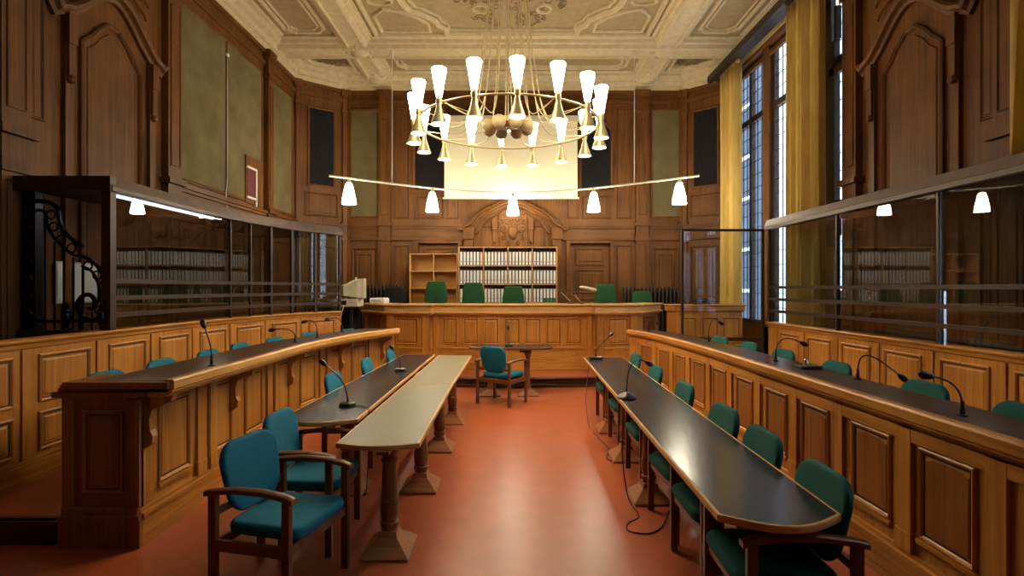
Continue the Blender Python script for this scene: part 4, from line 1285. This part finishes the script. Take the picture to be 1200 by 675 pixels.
G5 = 'olive-topped narrow tables'
strip_table('narrow_table', 'olive-beige narrow table with bowed front end, closest to the aisle', near_arc(-1.15, -.60, 3.56, .07) + [(-.62, 5.74), (-1.13, 5.74)], .74, [(-.82, 3.66), (-.80, 4.80)], M['beige_top'], M['oak_pale'], G5)
strip_table('narrow_table', 'olive-beige narrow table continuing beyond the seam towards the podium', [(-1.13, 5.755), (-.62, 5.755), (-.60, 8.2), (-1.11, 8.2)], .74, [(-.79, 5.95), (-.78, 7.15)], M['beige_top'], M['oak_pale'], G5)
strip_table('conference_table', 'long dark-topped table between the olive tables and the corbelled bench', near_arc(-1.80, -1.19, 4.22, .12) + [(-1.17, 8.30), (-1.66, 8.30)], .74, [(-1.42, 4.75), (-1.42, 6.15), (-1.40, 7.6)], M['black_top'], M['oak_pale'], 'dark-topped tables')
strip_table('conference_table', 'longest black-topped table with oak edge beside the panelled bench', near_arc(.915, 1.475, 2.44, .13) + [(1.62, 7.95), (1.04, 7.95)], .74, [(1.12, 3.02), (1.14, 4.55), (1.17, 5.62), (1.20, 6.72)], M['black_top'], M['oak_pale'], 'dark-topped tables')

# small central table: octagonal, two turned legs with splayed feet
ZT = .80
t = thing('witness_table', 'small eight-sided dark table in front of the podium', 'table', (.04, 9.0, 0), world=True)
top = [(-.46, 8.72), (.52, 8.72), (.66, 8.86), (.66, 9.10), (.52, 9.26), (-.46, 9.26), (-.70, 9.10), (-.70, 8.86)]
MB().prism(offset_poly(top, .012), ZT - .012, ZT).build('table_surface', M['black_top'], t)
MB().loops([[(x, y, z) for x, y in offset_poly(top, d)] for d, z in ((.03, ZT - .04), (0, ZT - .04), (0, ZT - .006), (.012, ZT - .001), (.012, ZT - .02))]).build('edge_band', M['chairwood'], t)
for X in (-.36, .26):
    p = MB().lathe([(.05, .08), (.06, .10), (.045, .14), (.038, .16), (.036, .62), (.05, .64), (.06, .70), (.06, .76)], (X, 9.0, 0), 16)
    p.build('leg', M['pedwood'], t, smooth=True)
    MB().loops([[(X - a, 9.0 - b, z), (X + a, 9.0 - b, z), (X + a, 9.0 + b, z), (X - a, 9.0 + b, z)] for a, b, z in ((.18, .22, 0), (.18, .22, .02), (.07, .08, .08), (.055, .06, .10))]).build('foot', M['pedwood'], t)
    MB().box(X - .14, X + .05, 8.82, 9.18, ZT - .09, ZT - .04).build('corbel', M['chairwood'], t)

# ------------------------------------------------------------------ microphones
def mic(label, base, head, style='disc', group='gooseneck microphones', bend=.5, cat='microphone'):
    b, h = Vector(base), Vector(head)
    t = thing('gooseneck_microphone', label, cat, tuple(b), world=True, group=group)
    z0 = b.z
    if style == 'dome':
        MB().lathe([(.085, 0), (.088, .010), (.080, .022), (.055, .040), (.030, .052), (.016, .058)], base, 24).build('base', M['black_plastic'], t, smooth=True); z0 += .055
    elif style == 'disc':
        MB().lathe([(.070, 0), (.072, .008), (.066, .028), (.060, .032), (.030, .034), (.014, .040)], base, 24).build('base', M['black_plastic'], t, smooth=True); z0 += .038
    elif style == 'box':
        MB().box(b.x - .09, b.x + .09, b.y - .06, b.y + .06, b.z, b.z + .035).build('base', M['black_plastic'], t, bevel=.006)
        MB().box(b.x - .01, b.x + .07, b.y - .03, b.y + .03, b.z + .035, b.z + .037).build('paper_label', M['white'], t); z0 += .035
    elif style == 'flush':
        MB().lathe([(.026, 0), (.026, .010), (.014, .014), (.012, .05), (.009, .055)], base, 14).build('base', M['black_plastic'], t, smooth=True); z0 += .05
    s = Vector((b.x, b.y, z0)); d = h - s
    up = Vector((0, 0, 1))
    pts = []
    c1 = s + up * (abs(d.z) * (.45 + .3 * bend) + bend * .12 + .01); c2 = h - Vector((d.x, d.y, 0)) * (.45 + .1 * bend) + up * (bend * .10 - max(0, 1 - bend) * .30 * abs(d.z))
    for k in range(15):
        u = k / 14
        pts.append(s * (1 - u) ** 3 + c1 * 3 * u * (1 - u) ** 2 + c2 * 3 * u * u * (1 - u) + h * u ** 3)
    MB().tube(pts, .0055, 8).build('gooseneck', M['black_plastic'], t, smooth=True)
    MB().tube([pts[0] - Vector((0, 0, .01)), pts[0] + Vector((0, 0, .035))], .010, 10).build('collar', M['black_plastic'], t, smooth=True)
    e = (pts[-1] - pts[-3]).normalized()
    q = [h - e * .02, h, h + e * .03, h + e * .05, h + e * .062]
    MB().tube(q, [.010, .021, .024, .019, .004], 12).build('microphone_head', M['black_plastic'], t, smooth=True)
GB = 'microphones on the corbelled bench'
mic('tall gooseneck microphone on the corbelled bench, closest to the bench end', (-2.42, 4.40, 1.12), (-2.49, 4.42, 1.44), 'flush', GB, 0)
mic('gooseneck microphone on the corbelled bench leaning far over towards the chairs', (-2.50, 6.30, 1.12), (-2.74, 6.28, 1.27), 'flush', GB, .4)
mic('gooseneck microphone on the corbelled bench, third from the bench end', (-2.46, 6.90, 1.12), (-2.60, 6.90, 1.33), 'flush', GB, .5)
mic('gooseneck microphone on the corbelled bench, at its far curve', (-2.42, 7.80, 1.12), (-2.60, 7.76, 1.31), 'flush', GB, .5)
GT = 'microphones on the long tables'
mic('black disc-based microphone on the near end of the dark table', (-1.41, 4.68, .74), (-1.60, 4.66, 1.10), 'disc', GT, .1)
mic('black microphone on the far half of the dark table', (-1.36, 6.66, .74), (-1.45, 6.64, 1.01), 'disc', GT, .1)
mic('microphone with large domed base on the black table', (1.05, 5.0, .74), (1.23, 4.98, 1.07), 'dome', GT, .8)
mic('box-based microphone at the far end of the black table', (1.19, 7.74, .74), (1.40, 7.76, 1.08), 'box', GT, 0)
mic('small upright microphone on the eight-sided central table', (-.05, 8.98, ZT), (-.06, 8.98, 1.08), 'disc', 'microphone on the central table', .1)
GR = 'microphones on the bench beside the black table'
mic('thin microphone at the far end of the bench, before the pale judges\' bench end', (2.18, 8.72, 1.055), (2.30, 8.70, 1.20), 'flush', GR, .6)
mic('tall bent microphone in front of the glass screen', (2.54, 7.05, 1.055), (2.68, 7.05, 1.31), 'flush', GR, .8)
mic('bent microphone half way along the bench, before the dock corner', (2.50, 5.18, 1.055), (2.74, 5.16, 1.23), 'flush', GR, .8)
mic('microphone drooping low sideways over the bench towards the photo edge', (2.62, 4.14, 1.055), (2.93, 4.12, 1.085), 'flush', GR, 1.6)
mic('tall microphone curving back towards the aisle, closest to the photo edge', (2.44, 2.96, 1.055), (2.28, 2.98, 1.27), 'flush', GR, .25)
GD = 'microphones on the dock ledges'
mic('slanting microphone behind the straight dock glass, closest to the photo edge', (4.36, 5.14, 1.18), (4.46, 5.14, 1.40), 'flush', GD, 0)
mic('slanting microphone behind the straight dock glass, further along', (4.36, 6.78, 1.18), (4.46, 6.78, 1.40), 'flush', GD, 0)
mic('slanting microphone inside the curved dock, near its corner post', (-4.12, 6.72, 1.32), (-4.06, 6.72, 1.50), 'flush', GD, 0)
mic('microphone inside the curved dock, seen against the far glass joint', (-4.05, 8.55, 1.32), (-4.18, 8.50, 1.66), 'flush', GD, .2)
for F_, nm, lab, z in ((FPR, 'dock_ledge', 'dark writing ledge inside the straight dock', 1.16), (FPL, 'dock_ledge', 'dark writing ledge inside the curved dock', 1.30)):
    a = 0.2 if F_ is FPR else 4.3
    t = thing(nm, lab, 'ledge', F_(a, -.25, z), world=True)
    MB().loops([[F_(s, -.12, z - .02), F_(s, -.12, z + .018), F_(s, -.42, z + .018), F_(s, -.42, z - .02)] for s in F_.stations(a, F_.L - .25)]).build('board', M['desktop'], t)
    k = 5
    for i in range(k):
        s = a + .3 + (F_.L - a - .9) * i / (k - 1)
        MB().fbox(F_, s - .02, s + .02, -.30, -.10, z - .14, z - .02).build('bracket', M['bronze'], t)
t = thing('control_unit', 'small black conference unit with buttons on the bench beside the bent microphone', 'box', (2.56, 4.72, 1.055), world=True)
MB().prism([(2.46, 4.64), (2.64, 4.64), (2.64, 4.80), (2.46, 4.80)], 1.056, 1.085).build('case', M['black_plastic'], t, bevel=.005)
MB().lathe([(.02, 0), (.02, .03), (.012, .05)], (2.54, 4.72, 1.085), 12).build('knob', M['chrome'], t, smooth=True)

# cables on the floor below the black table
def cable(label, pts, r=.005):
    t = thing('floor_cable', label, 'cable', pts[0], world=True)
    MB().tube(curve3(pts, 8), r, 6).build('cable', M['black_plastic'], t, smooth=True)
    p = pts[-1]
    MB().tube([p, (p[0] + .02, p[1] + .03, p[2])], r * 1.8, 8).build('plug', M['black_plastic'], t, smooth=True)
cable('black cable looping on the red floor under the black table', [(.98, 4.78, .70), (.93, 4.60, .35), (.94, 4.42, .06), (.97, 4.18, .007), (.86, 4.05, .006), (.84, 3.92, .006), (.98, 3.88, .006), (1.10, 4.0, .006), (1.22, 4.25, .006)])
cable('black cable dropping from the far end of the black table', [(1.09, 7.7, .70), (.99, 7.3, .3), (.97, 6.9, .02), (1.0, 6.4, .006), (1.05, 5.9, .006), (.97, 5.6, .006), (1.06, 5.45, .006)])
cable('thin cable running from the disc-based microphone across the gap between tables', [(-1.34, 4.67, .746), (-1.24, 4.60, .748), (-1.185, 4.52, .72), (-1.17, 4.45, .4), (-1.2, 4.5, .1), (-1.25, 4.6, .007)], .004)

# ------------------------------------------------------------------ desk equipment by the judges' bench
t = thing('computer_desk', 'dark side desk holding the beige computer equipment', 'desk', (-3.3, 10.6, .178), world=True)
MB().box(-3.75, -2.88, 10.25, 10.85, 1.36, 1.40).build('desktop', M['desktop'], t)
for x, y in ((-3.8, 10.3), (-3.03, 10.3), (-3.8, 10.8), (-3.03, 10.8)): MB().box(x - .025, x + .025, y - .025, y + .025, .178, 1.36).build('leg', M['black_plastic'], t)
MB().box(-3.8, -3.03, 10.80, 10.83, .5, 1.36).build('modesty_board', M['dark_cloth'], t)
t = thing('desktop_computer', 'flat beige computer case under the old monitor', 'computer', (-3.16, 10.5, 1.40), world=True)
MB().box(-3.40, -2.93, 10.36, 10.78, 1.40, 1.54).build('case', M['beige_plastic'], t, bevel=.006)
MB().box(-3.26, -3.14, 10.355, 10.36, 1.43, 1.51).build('socket_plate', M['black_plastic'], t)
MB().box(-3.10, -3.00, 10.355, 10.36, 1.45, 1.50).build('drive_slot', M['grey'], t)
t = thing('crt_monitor', 'bulky beige tube monitor turned away from the camera', 'monitor', (-3.06, 10.55, 1.54), rz=math.radians(-62))
MB().loops([[(-w, y, z0), (w, y, z0), (w, y, z1), (-w, y, z1)] for w, y, z0, z1 in ((.13, -.22, .06, .26), (.15, -.12, .05, .29), (.21, .02, .02, .36), (.22, .12, .02, .37))]).build('case', M['beige_plastic'], t, bevel=.01)
MB().box(-.23, .23, .12, .19, .01, .39).build('bezel', M['beige_plastic'], t, bevel=.01)
MB().box(-.19, .19, .185, .195, .05, .34).build('picture_tube', M['black_plastic'], t)
MB().lathe([(.12, 0), (.12, .015), (.05, .03)], (0, 0, 0), 16).build('swivel_foot', M['beige_plastic'], t, smooth=True)
t = thing('web_camera', 'small cream ball camera on top of the old monitor', 'camera', (-3.06, 10.55, 1.90), world=True)
MB().ball((-3.02, 10.57, 1.94), .022, 10, 8).build('ball', M['white'], t, smooth=True)
MB().box(-3.04, -3.0, 10.55, 10.59, 1.905, 1.925).build('stand', M['white'], t)
t = thing('desk_printer', 'low off-white printer on the end of the judges\' bench', 'printer', (-2.70, 11.1, JT), world=True)
mb = MB().loops([[(-2.93, 11.12, z) if False else p for p in [(-2.90 - d, 11.16 - d, z), (-2.60 + d, 11.06 - d, z), (-2.54 + d, 11.24 + d, z), (-2.84 - d, 11.34 + d, z)]] for d, z in ((0, JT + .002), (.01, JT + .03), (.01, JT + .09), (-.01, JT + .115))])
mb.build('case', M['white'], t)
MB().prism([(-2.86, 11.125), (-2.66, 11.06), (-2.65, 11.09), (-2.85, 11.155)], JT + .04, JT + .07).build('paper_slot', M['grey'], t)
for i, (x0, x1) in enumerate(((-3.25, -3.20), (-3.16, -3.22))):
    t = thing('hanging_cable', ('pale', 'thin pale')[i] + ' cable dangling below the beige computer' + ('', ', the more slanted one')[i], 'cable', (x0, 10.3, 1.36), world=True)
    MB().tube(curve3([(x0, 10.33, 1.41), (x0, 10.22, 1.38), (x1, 10.22, 1.1), (x0 - .06, 10.24, .8), (x1 - .03, 10.26, .55)], 6), .008, 6).build('cable', M['grey'], t, smooth=True)
    MB().box(x1 - .045, x1 - .015, 10.245, 10.275, .50, .56).build('plug', M['black_plastic'], t)

# jointed desk lamp on the judges' bench
t = thing('desk_lamp', 'jointed desk lamp with pale tubular head on the judges\' bench', 'lamp', (1.05, 11.1, JT), world=True)
MB().lathe([(.07, 0), (.07, .02), (.02, .03), (.015, .05)], (1.2, 11.1, JT), 16).build('base', M['black_plastic'], t, smooth=True)
MB().tube([(1.20, 11.1, JT + .04), (.98, 11.1, JT + .25)], .010, 8).build('lower_arm', M['chrome'], t, smooth=True)
MB().tube([(.98, 11.1, JT + .25), (1.20, 11.1, JT + .28), (1.37, 11.1, JT + .33)], .009, 8).build('upper_arm', M['black_plastic'], t, smooth=True)
MB().ball((.98, 11.1, JT + .25), .022, 10, 8).build('joint', M['black_plastic'], t, smooth=True)
MB().tube([(1.37, 11.08, JT + .335), (1.42, 11.08, JT + .335), (1.68, 11.08, JT + .28), (1.72, 11.08, JT + .27)], [.018, .028, .028, .012], 12).build('lamp_head', M['trackmetal'], t, smooth=True)
t = thing('bench_microphone', 'short twin-stem microphone beside the jointed lamp on the judges\' bench', 'microphone', (1.38, 10.95, JT), world=True)
MB().lathe([(.05, 0), (.05, .015), (.015, .03)], (1.40, 10.95, JT), 14).build('base', M['black_plastic'], t, smooth=True)
for q in (-.10, -.16): MB().tube(curve3([(1.40, 10.95, JT + .02), (1.36 + q * .3, 10.95, JT + .10), (1.36 + q, 10.95, JT + .20)], 5), .008, 8).build('stem', M['chrome'], t, smooth=True)
MB().ball((1.24, 10.95, JT + .21), .03, 12, 8).build('head', M['black_plastic'], t, smooth=True)
t = thing('desk_telephone', 'dark rounded telephone on the short desk behind the glass screen', 'telephone', (3.72, 10.80, 1.43), world=True)
MB().loops([[(3.60 + d, 10.74, z), (3.92 - d, 10.74, z), (3.92 - d, 10.92, z), (3.60 + d, 10.92, z)] for d, z in ((0, 1.431), (.01, 1.46), (.06, 1.50))]).build('body', M['black_plastic'], t)
MB().tube([(3.62, 10.83, 1.52), (3.68, 10.83, 1.535), (3.84, 10.83, 1.535), (3.90, 10.83, 1.52)], [.028, .018, .018, .028], 10).build('handset', M['black_plastic'], t, smooth=True)

# ------------------------------------------------------------------ chandelier
HC, CX, CY, CR = 3.85, -.05, 7.06, 1.155
t = thing('chandelier', 'huge ring chandelier of sixteen lit hourglass lamps hung on brass cables', 'chandelier', (CX, CY, HC), world=True)
MB().tube([(CX + CR * math.sin(a), CY + CR * math.cos(a), HC) for a in [k * 2 * PI / 64 for k in range(64)]], .014, 8, closed=True).build('ring', M['brass'], t, smooth=True)
MB().lathe([(.02, .30), (.22, .28), (.27, .16), (.20, .10), (.02, .08)], (CX, CY, ZC - .30), 28).build('ceiling_cup', M['brass'], t, smooth=True)
A0 = math.radians(174.9)
gl_me = None
for k in range(16):
    a = A0 + k * 2 * PI / 16
    dx, dy = math.sin(a), math.cos(a)
    x, y = CX + (CR + .045) * dx, CY + (CR + .045) * dy
    arm = MB().lathe([(.034, -.03), (.036, -.01), (.036, .02), (.026, .035), (.030, .05)], (x, y, HC), 14)
    arm.tube([(x, y, HC), (CX + CR * dx, CY + CR * dy, HC)], .012, 6)
    L_ = arm.build('lamp', M['brass'], t, smooth=True)
    MB().lathe([(.034, .05), (.040, .09), (.062, .22), (.084, .345), (.086, .360), (.078, .370), (.03, .372)], (x, y, HC), 20).build('glass_cup', M['cup'], L_, smooth=True)
    MB().lathe([(.026, -.03), (.030, -.06), (.050, -.14), (.080, -.22), (.094, -.262), (.090, -.262), (.076, -.222), (.046, -.14), (.02, -.06)], (x, y, HC), 20).build('reflector_cone', M['brass'], L_, smooth=True)
    MB().lathe([(.001, -.236), (.078, -.236), (.078, -.232), (.001, -.232)], (x, y, HC), 16).build('bulb_opening', M['down'], L_)
    # cable: vertical bundle, then a sagging swing out to the lamp
    p = [(CX + .18 * dx, CY + .18 * dy, ZC - .06), (CX + .26 * dx, CY + .26 * dy, HC + 1.6), (CX + .36 * dx, CY + .36 * dy, HC + .7), (CX + .46 * dx, CY + .46 * dy, HC + .20), (CX + .62 * dx, CY + .62 * dy, HC - .02), (CX + .88 * dx, CY + .88 * dy, HC - .03), (x - .03 * dx, y - .03 * dy, HC + .02)]
    MB().tube(curve3(p, 5), .0075, 6).build('cable', M['brass'], t, smooth=True)
    if k % 2 == 0:
        MB().tube([(CX + .2 * dx, CY + .2 * dy, HC), (CX + CR * dx, CY + CR * dy, HC)], .004, 5).build('spoke', M['brass'], t)
MB().lathe([(.01, -.05), (.12, -.045), (.20, -.015), (.215, .0), (.20, .01), (.02, .015)], (CX, CY, HC), 28).build('hub_dish', M['chrome'], t, smooth=True, label='mirror-bright shallow dish')
MB().tube([(CX, CY, HC), (CX, CY, ZC - .05)], .008, 8).build('centre_rod', M['brass'], t, smooth=True)
for k in range(8):
    a = math.radians(180 + 25) + k * 2 * PI / 8
    MB().ball((CX + .27 * math.sin(a), CY + .27 * math.cos(a), HC - .02), .088, 18, 12).build('globe', M['paleglobe'], t, smooth=True)

# ------------------------------------------------------------------ curved track light
TZ = 3.90
tp = [(-3.50, 10.45), (-2.47, 11.25), (-1.3, 12.0), (0.0, 12.32), (1.3, 12.0), (2.52, 11.25), (3.58, 10.45)]
tp = smooth_path(tp, 8)
t = thing('track_light', 'curved pale track light with five frosted shades above the podium', 'lamp', (0, 12.32, TZ), world=True)
MB().tube([(x, y, TZ) for x, y in tp], .022, 8).build('rail', M['trackmetal'], t, smooth=True)
for X in (-2.47, 2.52):
    MB().tube([(X, 11.25, TZ), (X, 11.25, ZC - .2)], .010, 6).build('suspension_rod', M['trackmetal'], t, smooth=True)
    MB().lathe([(.012, -.22), (.02, -.2), (.055, 0), (.055, .03)], (X, 11.25, ZC - .17), 14).build('ceiling_cap', M['trackmetal'], t, smooth=True)
for X, Y in ((-3.20, 10.72), (-1.72, 11.78), (0.02, 12.32), (1.76, 11.76), (3.28, 10.70)):
    h = MB().lathe([(.012, .0), (.03, -.02), (.05, -.12), (.056, -.14)], (X, Y, TZ), 14).build('lamp_holder', M['trackmetal'], t, smooth=True)
    MB().lathe([(.056, -.10), (.085, -.20), (.125, -.40), (.135, -.50), (.128, -.505), (.02, -.505)], (X, Y, TZ), 20).build('glass_shade', M['trackcup'], h, smooth=True)

# tidy: drop the scratch property
for o in bpy.data.objects:
    if '_o' in o: del o['_o']
